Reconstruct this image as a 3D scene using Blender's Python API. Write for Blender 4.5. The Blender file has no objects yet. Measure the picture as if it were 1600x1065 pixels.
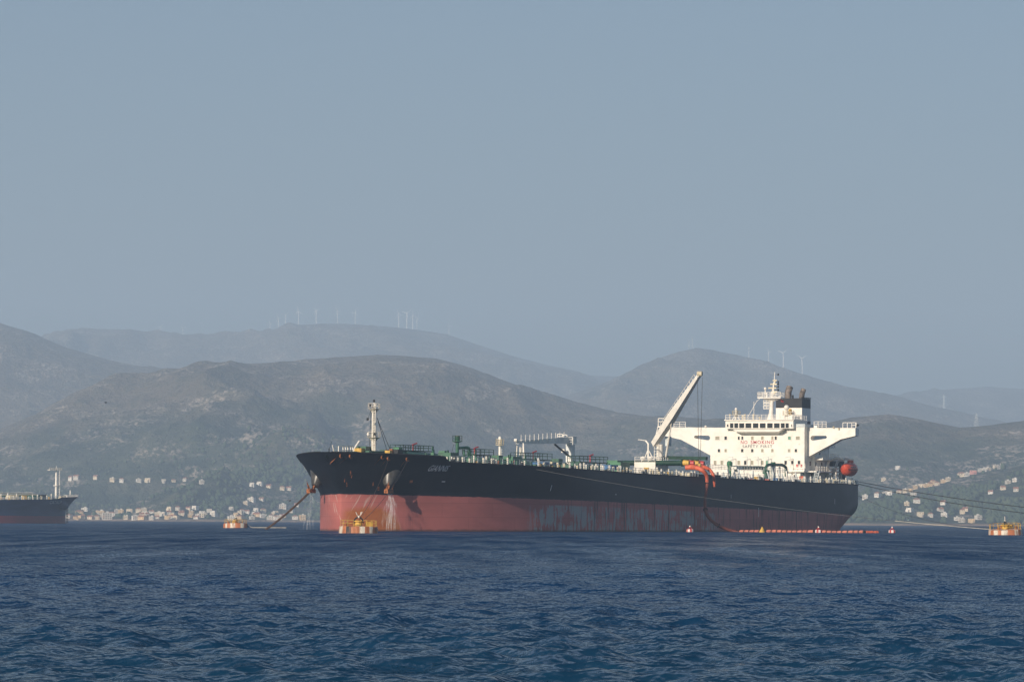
import bpy, bmesh, math, random
import numpy as np
from mathutils import Vector, Matrix

random.seed(11)
rng = np.random.default_rng(7)
sc = bpy.context.scene
col = sc.collection
R = math.radians

# ------------------------------------------------------------------ camera
FPX = 6130.0            # focal length in pixels of the 1600 px wide photograph
CAM_H = 1.9             # standing on the beach
HORIZON = 814.0
ROLL = 0.0055
PITCH = math.atan((HORIZON - 532.5) / FPX)
cam_d = bpy.data.cameras.new('camera')
cam_d.sensor_width = 36.0
cam_d.lens = FPX / 1600.0 * 36.0
cam_d.clip_start = 0.5
cam_d.clip_end = 60000.0
cam = bpy.data.objects.new('camera', cam_d)
col.objects.link(cam)
CAM_ROT = Matrix.Rotation(math.pi / 2 + PITCH, 3, 'X') @ Matrix.Rotation(ROLL, 3, 'Z')
cam.matrix_world = Matrix.Translation((0, 0, CAM_H)) @ CAM_ROT.to_4x4()
sc.camera = cam

# ------------------------------------------------------------------ sky, sun, exposure
SUN_EL, SUN_AZ = R(20), R(214)      # azimuth clockwise from +Y: behind the camera, over its shoulder
world = bpy.data.worlds.new('World')
sc.world = world
world.use_nodes = True
wn = world.node_tree
wn.nodes.clear()
sky = wn.nodes.new('ShaderNodeTexSky')
sky.sky_type = 'NISHITA'
sky.sun_disc = False
sky.sun_elevation = SUN_EL
sky.sun_rotation = SUN_AZ
sky.altitude = 0
sky.air_density = 1.0
sky.dust_density = 2.2
sky.ozone_density = 3.5
bg = wn.nodes.new('ShaderNodeBackground')
bg.inputs['Strength'].default_value = 0.065
wo = wn.nodes.new('ShaderNodeOutputWorld')
wn.links.new(sky.outputs[0], bg.inputs[0])
wn.links.new(bg.outputs[0], wo.inputs[0])

sun_d = bpy.data.lights.new('sun', 'SUN')
sun_d.energy = 5.0
sun_d.angle = R(0.5)
sun_d.color = (1.0, 0.86, 0.70)
sun = bpy.data.objects.new('sun', sun_d)
col.objects.link(sun)
TO_SUN = Vector((math.sin(SUN_AZ) * math.cos(SUN_EL), math.cos(SUN_AZ) * math.cos(SUN_EL), math.sin(SUN_EL)))
sun.rotation_euler = TO_SUN.to_track_quat('Z', 'Y').to_euler()
sun.location = (-300, -300, 400)

sc.view_settings.view_transform = 'Standard'
sc.view_settings.look = 'None'
sc.view_settings.exposure = 0.25
sc.view_settings.gamma = 1.0
sc.view_settings.use_curve_mapping = False
sc.render.engine = 'CYCLES'
sc.cycles.use_denoising = True
sc.cycles.max_bounces = 6
sc.cycles.volume_bounces = 1
sc.cycles.transparent_max_bounces = 12
sc.cycles.caustics_reflective = False
sc.cycles.caustics_refractive = False
HAZE_DENSITY = 0.000132

# ------------------------------------------------------------------ pixel helpers
def ray(px, py):
    d = CAM_ROT @ Vector(((px - 800.0) / FPX, (532.5 - py) / FPX, -1.0))
    return d / d.y
def at(px, py, D):
    d = ray(px, py)
    return Vector((d.x * D, D, CAM_H + d.z * D))

# main ship frame: x runs aft from the stem, y to starboard, z up
THETA = R(22.9)
ST, CT = math.sin(THETA), math.cos(THETA)
SHIP_O = Vector((-33.3, 700.0, 0.0))
A_AFT = Vector((ST, CT, 0.0))
A_STB = Vector((-CT, ST, 0.0))
def ship_world(l, p, z):
    return SHIP_O + A_AFT * l - A_STB * p + Vector((0, 0, z))
def on_p(px, py, p=0.0):
    """ship point (l, -p, z) seen at the pixel, on the plane p metres to port of the centreline"""
    d = ray(px, py)
    n = -A_STB
    t = (p + n.dot(SHIP_O)) / n.dot(d)
    w = d * t
    return Vector(((w - SHIP_O).dot(A_AFT), -p, CAM_H + w.z))
def on_l(px, py, l):
    d = ray(px, py)
    t = (l + A_AFT.dot(SHIP_O)) / A_AFT.dot(d)
    w = d * t
    return Vector((l, (w - SHIP_O).dot(A_STB), CAM_H + w.z))

# ------------------------------------------------------------------ materials
def new_mat(name):
    m = bpy.data.materials.new(name)
    m.use_nodes = True
    nt = m.node_tree
    return m, nt, nt.nodes['Principled BSDF']
def N(nt, kind, **kw):
    n = nt.nodes.new(kind)
    for k, v in kw.items():
        setattr(n, k, v)
    return n
def mathn(nt, op, a, b=None, clamp=False):
    n = nt.nodes.new('ShaderNodeMath')
    n.operation = op
    n.use_clamp = clamp
    for i, v in enumerate((a, b)):
        if v is None:
            continue
        if isinstance(v, (int, float)):
            n.inputs[i].default_value = v
        else:
            nt.links.new(v, n.inputs[i])
    return n.outputs[0]
def mixc(nt, f, a, b):
    n = nt.nodes.new('ShaderNodeMix')
    n.data_type = 'RGBA'
    if isinstance(f, (int, float)):
        n.inputs[0].default_value = f
    else:
        nt.links.new(f, n.inputs[0])
    for i, v in ((6, a), (7, b)):
        if isinstance(v, tuple):
            n.inputs[i].default_value = (*v, 1) if len(v) == 3 else v
        else:
            nt.links.new(v, n.inputs[i])
    return n.outputs[2]
def ramp(nt, x, lo, hi):
    n = nt.nodes.new('ShaderNodeMapRange')
    n.interpolation_type = 'SMOOTHSTEP'
    nt.links.new(x, n.inputs[0])
    n.inputs[1].default_value = lo
    n.inputs[2].default_value = hi
    return n.outputs[0]
def noise(nt, vec, scale=1.0, detail=4.0, rough=0.55):
    n = nt.nodes.new('ShaderNodeTexNoise')
    n.inputs['Scale'].default_value = scale
    n.inputs['Detail'].default_value = detail
    n.inputs['Roughness'].default_value = rough
    if vec is not None:
        nt.links.new(vec, n.inputs['Vector'])
    return n.outputs[0]
def scaled(nt, vec, s, off=(0, 0, 0)):
    n = nt.nodes.new('ShaderNodeMapping')
    n.inputs['Scale'].default_value = s
    n.inputs['Location'].default_value = off
    nt.links.new(vec, n.inputs['Vector'])
    return n.outputs[0]

def paint(name, c, rough=0.5, var=0.18, scale=0.7, rust=0.0, rustcol=(0.22, 0.075, 0.025), metal=0.0):
    """weathered paint: patchy tone, vertical grime and optional rust"""
    m, nt, b = new_mat(name)
    co = N(nt, 'ShaderNodeTexCoord').outputs['Object']
    n1 = noise(nt, co, scale, 5)
    dark = tuple(x * (1 - var * 1.6) for x in c)
    lite = tuple(min(1, x * (1 + var * 0.5)) for x in c)
    cc = mixc(nt, ramp(nt, n1, 0.3, 0.65), dark, lite)
    st = noise(nt, scaled(nt, co, (2.2, 2.2, 0.16)), 1.0, 4)
    cc = mixc(nt, mathn(nt, 'MULTIPLY', ramp(nt, st, 0.55, 0.75), var * 1.2), cc, tuple(x * 0.45 for x in c))
    if rust > 0:
        r1 = noise(nt, scaled(nt, co, (1.6, 1.6, 0.35)), 1.3, 5, 0.65)
        cc = mixc(nt, ramp(nt, r1, 0.68 - rust * 0.25, 0.80 - rust * 0.2), cc, rustcol)
    nt.links.new(cc, b.inputs['Base Color'])
    b.inputs['Roughness'].default_value = rough
    b.inputs['Metallic'].default_value = metal
    if max(c) < 0.06:
        b.inputs['Specular IOR Level'].default_value = 0.18
    return m

M = {}
M['white'] = paint('white_paint', (0.83, 0.79, 0.71), 0.45, 0.07, 0.5, 0.08)
M['white_rusty'] = paint('rusty_white_paint', (0.74, 0.70, 0.60), 0.5, 0.16, 0.9, 0.42)
M['cream'] = paint('cream_paint', (0.70, 0.61, 0.42), 0.55, 0.22, 0.9, 0.25)
M['grey'] = paint('grey_paint', (0.54, 0.59, 0.59), 0.5, 0.14, 0.6, 0.1)
M['jibgrey'] = paint('pale_grey_paint', (0.70, 0.74, 0.74), 0.5, 0.1, 0.6, 0.1)
M['green'] = paint('green_paint', (0.022, 0.115, 0.062), 0.5, 0.25, 0.9, 0.12)
M['green_mid'] = paint('mid_green_paint', (0.045, 0.19, 0.095), 0.5, 0.2, 0.9, 0.1)  # a second, paler green paint for pipes, valves and cabinets
M['darkgreen'] = paint('dark_green_paint', (0.014, 0.055, 0.036), 0.55, 0.25, 0.8, 0.05)
M['yellow'] = paint('yellow_paint', (0.62, 0.38, 0.06), 0.6, 0.25, 1.2, 0.42)
M['red'] = paint('red_paint', (0.52, 0.035, 0.035), 0.5, 0.2, 1.2)
M['redletter'] = paint('red_lettering', (0.45, 0.035, 0.055), 0.55, 0.2, 2.0)
M['darkletter'] = paint('grey_lettering', (0.10, 0.105, 0.11), 0.55, 0.2, 2.0)
M['whiteletter'] = paint('white_lettering', (0.90, 0.88, 0.84), 0.55, 0.06, 1.1, 0.2, (0.42, 0.2, 0.09))
M['orange'] = paint('orange_rubber', (0.62, 0.125, 0.055), 0.55, 0.25, 0.9)
M['lifeboat'] = paint('orange_fibreglass', (0.60, 0.075, 0.03), 0.4, 0.2, 0.9)
M['rust'] = paint('rusty_steel', (0.34, 0.115, 0.035), 0.8, 0.5, 2.2)
M['chain'] = paint('rusty_chain_steel', (0.11, 0.06, 0.035), 0.8, 0.4, 1.5)
M['dark'] = paint('dark_steel', (0.03, 0.032, 0.035), 0.6, 0.2, 1.0)
M['blackband'] = paint('black_funnel_paint', (0.022, 0.024, 0.028), 0.5, 0.2, 0.8)
M['navy'] = paint('navy_paint', (0.018, 0.028, 0.055), 0.5, 0.2, 0.8)
M['sooty'] = paint('sooty_steel', (0.19, 0.155, 0.13), 0.7, 0.5, 0.9, 0.2, (0.03, 0.028, 0.028))
M['bluecloth'] = paint('blue_cover', (0.05, 0.16, 0.36), 0.7, 0.2, 1.0)
M['rope'] = paint('pale_rope', (0.52, 0.48, 0.38), 0.8, 0.2, 1.0)
M['darkrope'] = paint('dark_wire_rope', (0.045, 0.048, 0.05), 0.7, 0.2, 1.0)
M['glass'] = None
m, nt, b = new_mat('dark_window_glass')
b.inputs['Base Color'].default_value = (0.022, 0.026, 0.028, 1)
b.inputs['Roughness'].default_value = 0.08
M['glass'] = m
m, nt, b = new_mat('curtained_window')
b.inputs['Base Color'].default_value = (0.36, 0.33, 0.25, 1)
b.inputs['Roughness'].default_value = 0.2
M['curtain'] = m
m, nt, b = new_mat('green_window')
b.inputs['Base Color'].default_value = (0.16, 0.33, 0.24, 1)
b.inputs['Roughness'].default_value = 0.2
M['greenglass'] = m

# --- hull paint: black above, red boot topping below, scraped, streaked and rusted
def hull_material(name, black, red, b0, slope, scuff=True):
    m, nt, b = new_mat(name)
    co = N(nt, 'ShaderNodeTexCoord').outputs['Object']
    sep = N(nt, 'ShaderNodeSeparateXYZ')
    nt.links.new(co, sep.inputs[0])
    X, Y, Z = sep.outputs
    line = mathn(nt, 'SUBTRACT', mathn(nt, 'ADD', Z, mathn(nt, 'MULTIPLY', X, slope)), b0)
    jag = mathn(nt, 'MULTIPLY', mathn(nt, 'SUBTRACT', noise(nt, scaled(nt, co, (0.7, 0.7, 0.7)), 1, 3), 0.5), 0.30)
    isblack = ramp(nt, mathn(nt, 'ADD', line, jag), -0.05, 0.05)
    big = noise(nt, scaled(nt, co, (0.06, 0.06, 0.25)), 1, 4)
    rc = mixc(nt, ramp(nt, big, 0.3, 0.7), tuple(x * 0.80 for x in red), tuple(x * 1.12 for x in red))
    # plates
    br = N(nt, 'ShaderNodeTexBrick')
    br.inputs['Scale'].default_value = 1.0
    br.inputs['Brick Width'].default_value = 12.0
    br.inputs['Row Height'].default_value = 2.6
    br.inputs['Mortar Size'].default_value = 0.035
    br.inputs['Color1'].default_value = (0.92, 0.92, 0.92, 1)
    br.inputs['Color2'].default_value = (1.06, 1.06, 1.06, 1)
    br.inputs['Mortar'].default_value = (0.72, 0.72, 0.72, 1)
    cmb = N(nt, 'ShaderNodeCombineXYZ')
    nt.links.new(X, cmb.inputs[0]); nt.links.new(Z, cmb.inputs[1])
    nt.links.new(cmb.outputs[0], br.inputs['Vector'])
    def mul(c, k):
        n = nt.nodes.new('ShaderNodeMix'); n.data_type = 'RGBA'; n.blend_type = 'MULTIPLY'
        n.inputs[0].default_value = 1.0
        nt.links.new(c, n.inputs[6]); nt.links.new(k, n.inputs[7])
        return n.outputs[2]
    rc = mul(rc, br.outputs[0])
    bb = noise(nt, scaled(nt, co, (0.10, 0.10, 0.5)), 1, 5)
    bc = mixc(nt, ramp(nt, bb, 0.35, 0.7), black, tuple(x * 1.45 + 0.002 for x in black))
    bc = mul(bc, br.outputs[0])
    if scuff:
        # pale bow streaks, curved with the flow
        wx = mathn(nt, 'ADD', X, mathn(nt, 'MULTIPLY', mathn(nt, 'POWER', mathn(nt, 'MAXIMUM', Z, 0.0), 1.5), -0.12))
        cs = N(nt, 'ShaderNodeCombineXYZ')
        nt.links.new(mathn(nt, 'MULTIPLY', wx, 3.4), cs.inputs[0]); nt.links.new(mathn(nt, 'MULTIPLY', Z, 0.10), cs.inputs[1])
        nt.links.new(mathn(nt, 'MULTIPLY', Y, 0.5), cs.inputs[2])
        s1 = ramp(nt, noise(nt, cs.outputs[0], 1.0, 3), 0.595, 0.65)
        s1 = mathn(nt, 'MULTIPLY', s1, mathn(nt, 'SUBTRACT', 1.0, ramp(nt, X, 8, 18)))
        rc = mixc(nt, mathn(nt, 'MULTIPLY', s1, 0.6), rc, (0.58, 0.46, 0.40))
        # scraped fouling amidships: grey vertical patches
        g1 = noise(nt, scaled(nt, co, (1.15, 0.0, 0.20)), 1.0, 6, 0.68)
        g2 = noise(nt, scaled(nt, co, (0.16, 0.0, 0.33), (4, 0, 1)), 1.0, 3)
        g = ramp(nt, mathn(nt, 'ADD', mathn(nt, 'MULTIPLY', g1, 0.65), mathn(nt, 'MULTIPLY', g2, 0.35)), 0.482, 0.515)
        gm = mathn(nt, 'MULTIPLY', ramp(nt, X, 38, 56), mathn(nt, 'SUBTRACT', 1.0, ramp(nt, X, 112, 165)))
        gm = mathn(nt, 'MAXIMUM', gm, mathn(nt, 'MULTIPLY', ramp(nt, X, 40, 50), 0.13))
        gm = mathn(nt, 'MULTIPLY', gm, mathn(nt, 'SUBTRACT', 1.0, ramp(nt, line, -1.6, -0.5)))
        gsel = ramp(nt, mathn(nt, 'MULTIPLY', g, gm), 0.25, 0.75)
        rc = mixc(nt, mathn(nt, 'MULTIPLY', gsel, 0.85), rc, (0.36, 0.385, 0.37))
        dk = noise(nt, scaled(nt, co, (1.1, 0.0, 0.10), (9, 0, 3)), 1.0, 4)
        dm = mathn(nt, 'MULTIPLY', ramp(nt, dk, 0.56, 0.62), mathn(nt, 'MULTIPLY', ramp(nt, X, 44, 75), 0.75))
        rc = mixc(nt, dm, rc, (0.05, 0.035, 0.035))
        # rust cone where the mooring buoy rubs against the bow
        e1 = mathn(nt, 'DIVIDE', mathn(nt, 'SUBTRACT', X, 10.5), 5.6)
        e2 = mathn(nt, 'DIVIDE', Z, 4.7)
        e = mathn(nt, 'ADD', mathn(nt, 'MULTIPLY', e1, e1), mathn(nt, 'MULTIPLY', e2, e2))
        e = mathn(nt, 'ADD', e, mathn(nt, 'MULTIPLY', mathn(nt, 'SUBTRACT', noise(nt, co, 0.7, 4), 0.5), 0.9))
        rm = mathn(nt, 'MULTIPLY', mathn(nt, 'SUBTRACT', 1.0, ramp(nt, e, 0.62, 1.12)), mathn(nt, 'SUBTRACT', 1.0, ramp(nt, Y, -1.5, 0.5)))
        rust = mixc(nt, noise(nt, co, 1.3, 4), (0.30, 0.075, 0.018), (0.44, 0.16, 0.035))
        rc = mixc(nt, mathn(nt, 'MULTIPLY', rm, 0.9), rc, rust)
        # little rust runs on the black
        r2 = noise(nt, scaled(nt, co, (1.7, 1.7, 0.35)), 1.0, 5, 0.7)
        bc = mixc(nt, mathn(nt, 'MULTIPLY', ramp(nt, r2, 0.715, 0.76), mathn(nt, 'SUBTRACT', 1.0, ramp(nt, X, 10, 45))), bc, (0.16, 0.06, 0.03))
        r3 = noise(nt, scaled(nt, co, (0.9, 0.9, 0.06), (2, 5, 1)), 1.0, 5, 0.7)
        bc = mixc(nt, mathn(nt, 'MULTIPLY', ramp(nt, r3, 0.52, 0.72), 0.5), bc, (0.022, 0.025, 0.030))
        # weed at the waterline
        wl = mathn(nt, 'SUBTRACT', 1.0, ramp(nt, mathn(nt, 'ADD', Z, mathn(nt, 'MULTIPLY', noise(nt, co, 0.6, 4), 0.5)), 0.35, 0.75))
        rc = mixc(nt, mathn(nt, 'MULTIPLY', wl, 0.7), rc, (0.045, 0.04, 0.03))
    cc = mixc(nt, isblack, rc, bc)
    nt.links.new(cc, b.inputs['Base Color'])
    b.inputs['Specular IOR Level'].default_value = 0.25
    rr = N(nt, 'ShaderNodeMapRange'); nt.links.new(big, rr.inputs[0])
    rr.inputs[3].default_value = 0.42; rr.inputs[4].default_value = 0.62
    nt.links.new(rr.outputs[0], b.inputs['Roughness'])
    bump = N(nt, 'ShaderNodeBump'); bump.inputs['Strength'].default_value = 0.5; bump.inputs['Distance'].default_value = 0.08
    nt.links.new(noise(nt, scaled(nt, co, (0.5, 0.5, 0.4)), 1, 3), bump.inputs['Height'])
    nt.links.new(bump.outputs[0], b.inputs['Normal'])
    return m
M['hull'] = hull_material('tanker_hull_paint', (0.0055, 0.0085, 0.0145), (0.46, 0.145, 0.125), 6.7, 0.012)
M['hull_far'] = hull_material('far_tanker_hull_paint', (0.010, 0.026, 0.075), (0.24, 0.035, 0.05), 3.9, 0.0, False)
M['bell'] = paint('worn_black_paint', (0.062, 0.058, 0.052), 0.36, 0.35, 0.8, 0.05)

# ------------------------------------------------------------------ mesh builder
class MB:
    def __init__(s):
        s.v, s.f = [], []
    def add(s, vs, fs):
        o = len(s.v)
        s.v += [tuple(v) for v in vs]
        s.f += [tuple(i + o for i in f) for f in fs]
        return s
    def box(s, a, b):
        (x0, y0, z0), (x1, y1, z1) = a, b
        x0, x1 = min(x0, x1), max(x0, x1); y0, y1 = min(y0, y1), max(y0, y1); z0, z1 = min(z0, z1), max(z0, z1)
        return s.add([(x0, y0, z0), (x1, y0, z0), (x1, y1, z0), (x0, y1, z0), (x0, y0, z1), (x1, y0, z1), (x1, y1, z1), (x0, y1, z1)],
                     [(0, 3, 2, 1), (4, 5, 6, 7), (0, 1, 5, 4), (1, 2, 6, 5), (2, 3, 7, 6), (3, 0, 4, 7)])
    def cyl(s, a, b, r0, r1=None, n=8):
        r1 = r0 if r1 is None else r1
        a, b = Vector(a), Vector(b)
        d = (b - a).normalized()
        u = d.orthogonal().normalized(); w = d.cross(u)
        vs = []
        for c, r in ((a, r0), (b, r1)):
            for i in range(n):
                t = 2 * math.pi * i / n
                vs.append(c + (u * math.cos(t) + w * math.sin(t)) * r)
        fs = [(i, (i + 1) % n, n + (i + 1) % n, n + i) for i in range(n)]
        fs += [tuple(range(n - 1, -1, -1)), tuple(range(n, 2 * n))]
        return s.add(vs, fs)
    def bar(s, a, b, w, h=None):
        """a square beam between two points"""
        h = w if h is None else h
        a, b = Vector(a), Vector(b)
        d = (b - a).normalized()
        u = d.cross(Vector((0, 0, 1)))
        u = Vector((1, 0, 0)) if u.length < 1e-4 else u.normalized()
        t = u.cross(d)
        vs = [c + u * (sx * w / 2) + t * (sy * h / 2) for c in (a, b) for sx, sy in ((-1, -1), (1, -1), (1, 1), (-1, 1))]
        return s.add(vs, [(0, 1, 2, 3), (7, 6, 5, 4), (0, 4, 5, 1), (1, 5, 6, 2), (2, 6, 7, 3), (3, 7, 4, 0)])
    def tube(s, pts, r, n=8):
        pts = [Vector(p) for p in pts]
        rs = r if isinstance(r, (list, tuple)) else [r] * len(pts)
        vs, fs = [], []
        u = None
        for i, p in enumerate(pts):
            d = (pts[min(i + 1, len(pts) - 1)] - pts[max(i - 1, 0)]).normalized()
            u = d.orthogonal().normalized() if u is None else (u - d * u.dot(d)).normalized()
            w = d.cross(u)
            for k in range(n):
                t = 2 * math.pi * k / n
                vs.append(p + (u * math.cos(t) + w * math.sin(t)) * rs[i])
        for i in range(len(pts) - 1):
            for k in range(n):
                a, b_ = i * n + k, i * n + (k + 1) % n
                fs.append((a, b_, b_ + n, a + n))
        fs += [tuple(range(n - 1, -1, -1)), tuple(range((len(pts) - 1) * n, len(pts) * n))]
        return s.add(vs, fs)
    def lathe(s, prof, c=(0, 0, 0), n=16):
        c = Vector(c)
        vs = [c + Vector((r * math.cos(2 * math.pi * k / n), r * math.sin(2 * math.pi * k / n), z)) for r, z in prof for k in range(n)]
        fs = []
        for i in range(len(prof) - 1):
            for k in range(n):
                a, b_ = i * n + k, i * n + (k + 1) % n
                fs.append((a, b_, b_ + n, a + n))
        fs += [tuple(range(n - 1, -1, -1)), tuple(range((len(prof) - 1) * n, len(prof) * n))]
        return s.add(vs, fs)
    def ball(s, c, r, n=10, sz=1.0):
        prof = [(r * max(0.02, math.sin(math.pi * i / 8)), -r * sz * math.cos(math.pi * i / 8)) for i in range(9)]
        return s.lathe(prof, c, n)
    def prism(s, poly, x0, x1):
        """poly of (y, z) swept along x"""
        n = len(poly)
        vs = [(x0, y, z) for y, z in poly] + [(x1, y, z) for y, z in poly]
        fs = [tuple(range(n - 1, -1, -1)), tuple(range(n, 2 * n))] + [(i, (i + 1) % n, n + (i + 1) % n, n + i) for i in range(n)]
        return s.add(vs, fs)
    def rail(s, pts, h=1.05, step=1.6, r=0.035, bars=(1.0, 0.62, 0.3), n=4):
        pts = [Vector(p) for p in pts]
        for a, b in zip(pts[:-1], pts[1:]):
            k = max(1, round((b - a).length / step))
            for i in range(k + 1):
                p = a.lerp(b, i / k)
                s.cyl(p, p + Vector((0, 0, h)), r * 1.25, None, n)
            for f in bars:
                s.cyl(a + Vector((0, 0, h * f)), b + Vector((0, 0, h * f)), r, None, n)
        return s
    def ladder(s, a, b, side, w=0.5, r=0.04, step=0.45):
        a, b, side = Vector(a), Vector(b), Vector(side).normalized()
        for k in (-1, 1):
            s.cyl(a + side * k * w / 2, b + side * k * w / 2, r, None, 4)
        L = (b - a).length
        for i in range(int(L / step)):
            p = a.lerp(b, (i + 0.5) * step / L)
            s.cyl(p - side * w / 2, p + side * w / 2, r * 0.8, None, 4)
        return s
    def mesh(s, name, mat, smooth=False):
        me = bpy.data.meshes.new(name)
        me.from_pydata(s.v, [], s.f)
        bm = bmesh.new(); bm.from_mesh(me)
        bmesh.ops.recalc_face_normals(bm, faces=bm.faces)
        bm.to_mesh(me); bm.free()
        if smooth:
            me.polygons.foreach_set('use_smooth', [True] * len(me.polygons))
            try:
                me.set_sharp_from_angle(angle=R(40))
            except Exception:
                pass
        if mat is not None:
            me.materials.append(mat)
        return me
    def build(s, name, mat, parent=None, smooth=False, loc=None):
        return link(name, s.mesh(name, mat, smooth), parent, loc)

def link(name, me, parent=None, loc=None):
    o = bpy.data.objects.new(name, me)
    col.objects.link(o)
    if parent is not None:
        o.parent = parent
    if loc is not None:
        o.location = loc
    return o
def tag(o, label=None, cat=None, group=None, kind=None):
    for k, v in (('label', label), ('category', cat), ('group', group), ('kind', kind)):
        if v:
            o[k] = v
    return o
def thing(name, label, cat, loc=(0, 0, 0), rz=0.0, group=None):
    o = bpy.data.objects.new(name, None)
    o.empty_display_size = 0.5
    col.objects.link(o)
    o.location = loc
    o.rotation_euler = (0, 0, rz)
    return tag(o, label, cat, group)
def kids(o):
    return [c for c in bpy.data.objects if c.parent == o]
def copy_tree(o, children, parent=None):
    c = o.copy(); col.objects.link(c); c.parent = parent
    for ch, sub in children:
        copy_tree(ch, sub, c)
    return c
def text_mesh(s, shear=0.0, size=1.0, spacing=1.0):
    cu = bpy.data.curves.new('lettering', 'FONT')
    cu.body = s; cu.size = size; cu.shear = shear; cu.space_character = spacing
    cu.offset = 0.008 * size
    cu.resolution_u = 3
    o = bpy.data.objects.new('lettering', cu)
    col.objects.link(o)
    dg = bpy.context.evaluated_depsgraph_get()
    me = bpy.data.meshes.new_from_object(o.evaluated_get(dg))
    vs = [tuple(v.co) for v in me.vertices]
    fs = [tuple(p.vertices) for p in me.polygons]
    bpy.data.objects.remove(o); bpy.data.curves.remove(cu); bpy.data.meshes.remove(me)
    xs = [v[0] for v in vs]; ys = [v[1] for v in vs]
    x0, x1, y0, y1 = min(xs), max(xs), min(ys), max(ys)
    return [((v[0] - x0) / (x1 - x0), (v[1] - y0) / (y1 - y0)) for v in vs], fs

# ------------------------------------------------------------------ numpy noise
def vnoise(x, y, seed=0):
    xi, yi = np.floor(x).astype(np.int64), np.floor(y).astype(np.int64)
    fx, fy = x - xi, y - yi
    fx = fx * fx * fx * (fx * (fx * 6 - 15) + 10); fy = fy * fy * fy * (fy * (fy * 6 - 15) + 10)
    def h(a, b):
        n = (a * 374761393 + b * 668265263 + seed * 974634777) & 0xFFFFFFFF
        n = ((n ^ (n >> 13)) * 1274126177) & 0xFFFFFFFF
        return ((n ^ (n >> 16)) & 0xFFFF) / 65535.0
    return (h(xi, yi) * (1 - fx) + h(xi + 1, yi) * fx) * (1 - fy) + (h(xi, yi + 1) * (1 - fx) + h(xi + 1, yi + 1) * fx) * fy
def fbm(x, y, seed=0, o=5, g=0.5):
    s = np.zeros_like(x); a = 1.0; t = 0.0
    for i in range(o):
        s += a * vnoise(x * 2 ** i + 17.3 * i, y * 2 ** i - 9.1 * i, seed + i); t += a; a *= g
    return s / t
def ridged(x, y, seed=0, o=4, g=0.5):
    s = np.zeros_like(x); a = 1.0; t = 0.0
    for i in range(o):
        s += a * (1 - np.abs(2 * vnoise(x * 2 ** i + 5.7 * i, y * 2 ** i + 3.3 * i, seed + i) - 1)); t += a; a *= g
    return s / t
def sstep(a, b, x):
    t = np.clip((x - a) / (b - a), 0, 1)
    return t * t * (3 - 2 * t)

def grid_object(name, co, nr, nc, mat, wrap=False, cap=None):
    """co: (nr*nc, 3) points in rows"""
    idx = np.arange(nr * nc).reshape(nr, nc)
    if wrap:
        nxt = np.roll(idx, -1, axis=1)
        q = np.stack([idx[:-1], nxt[:-1], nxt[1:], idx[1:]], -1).reshape(-1, 4)
    else:
        q = np.stack([idx[:-1, :-1], idx[:-1, 1:], idx[1:, 1:], idx[1:, :-1]], -1).reshape(-1, 4)
    me = bpy.data.meshes.new(name)
    me.vertices.add(len(co)); me.vertices.foreach_set('co', co.astype(np.float32).ravel())
    me.loops.add(q.size); me.loops.foreach_set('vertex_index', q.astype(np.int32).ravel())
    me.polygons.add(len(q))
    me.polygons.foreach_set('loop_start', np.arange(0, q.size, 4, dtype=np.int32))
    me.polygons.foreach_set('loop_total', np.full(len(q), 4, dtype=np.int32))
    me.polygons.foreach_set('use_smooth', np.ones(len(q), dtype=bool))
    me.update(calc_edges=True)
    me.materials.append(mat)
    return link(name, me)

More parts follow.
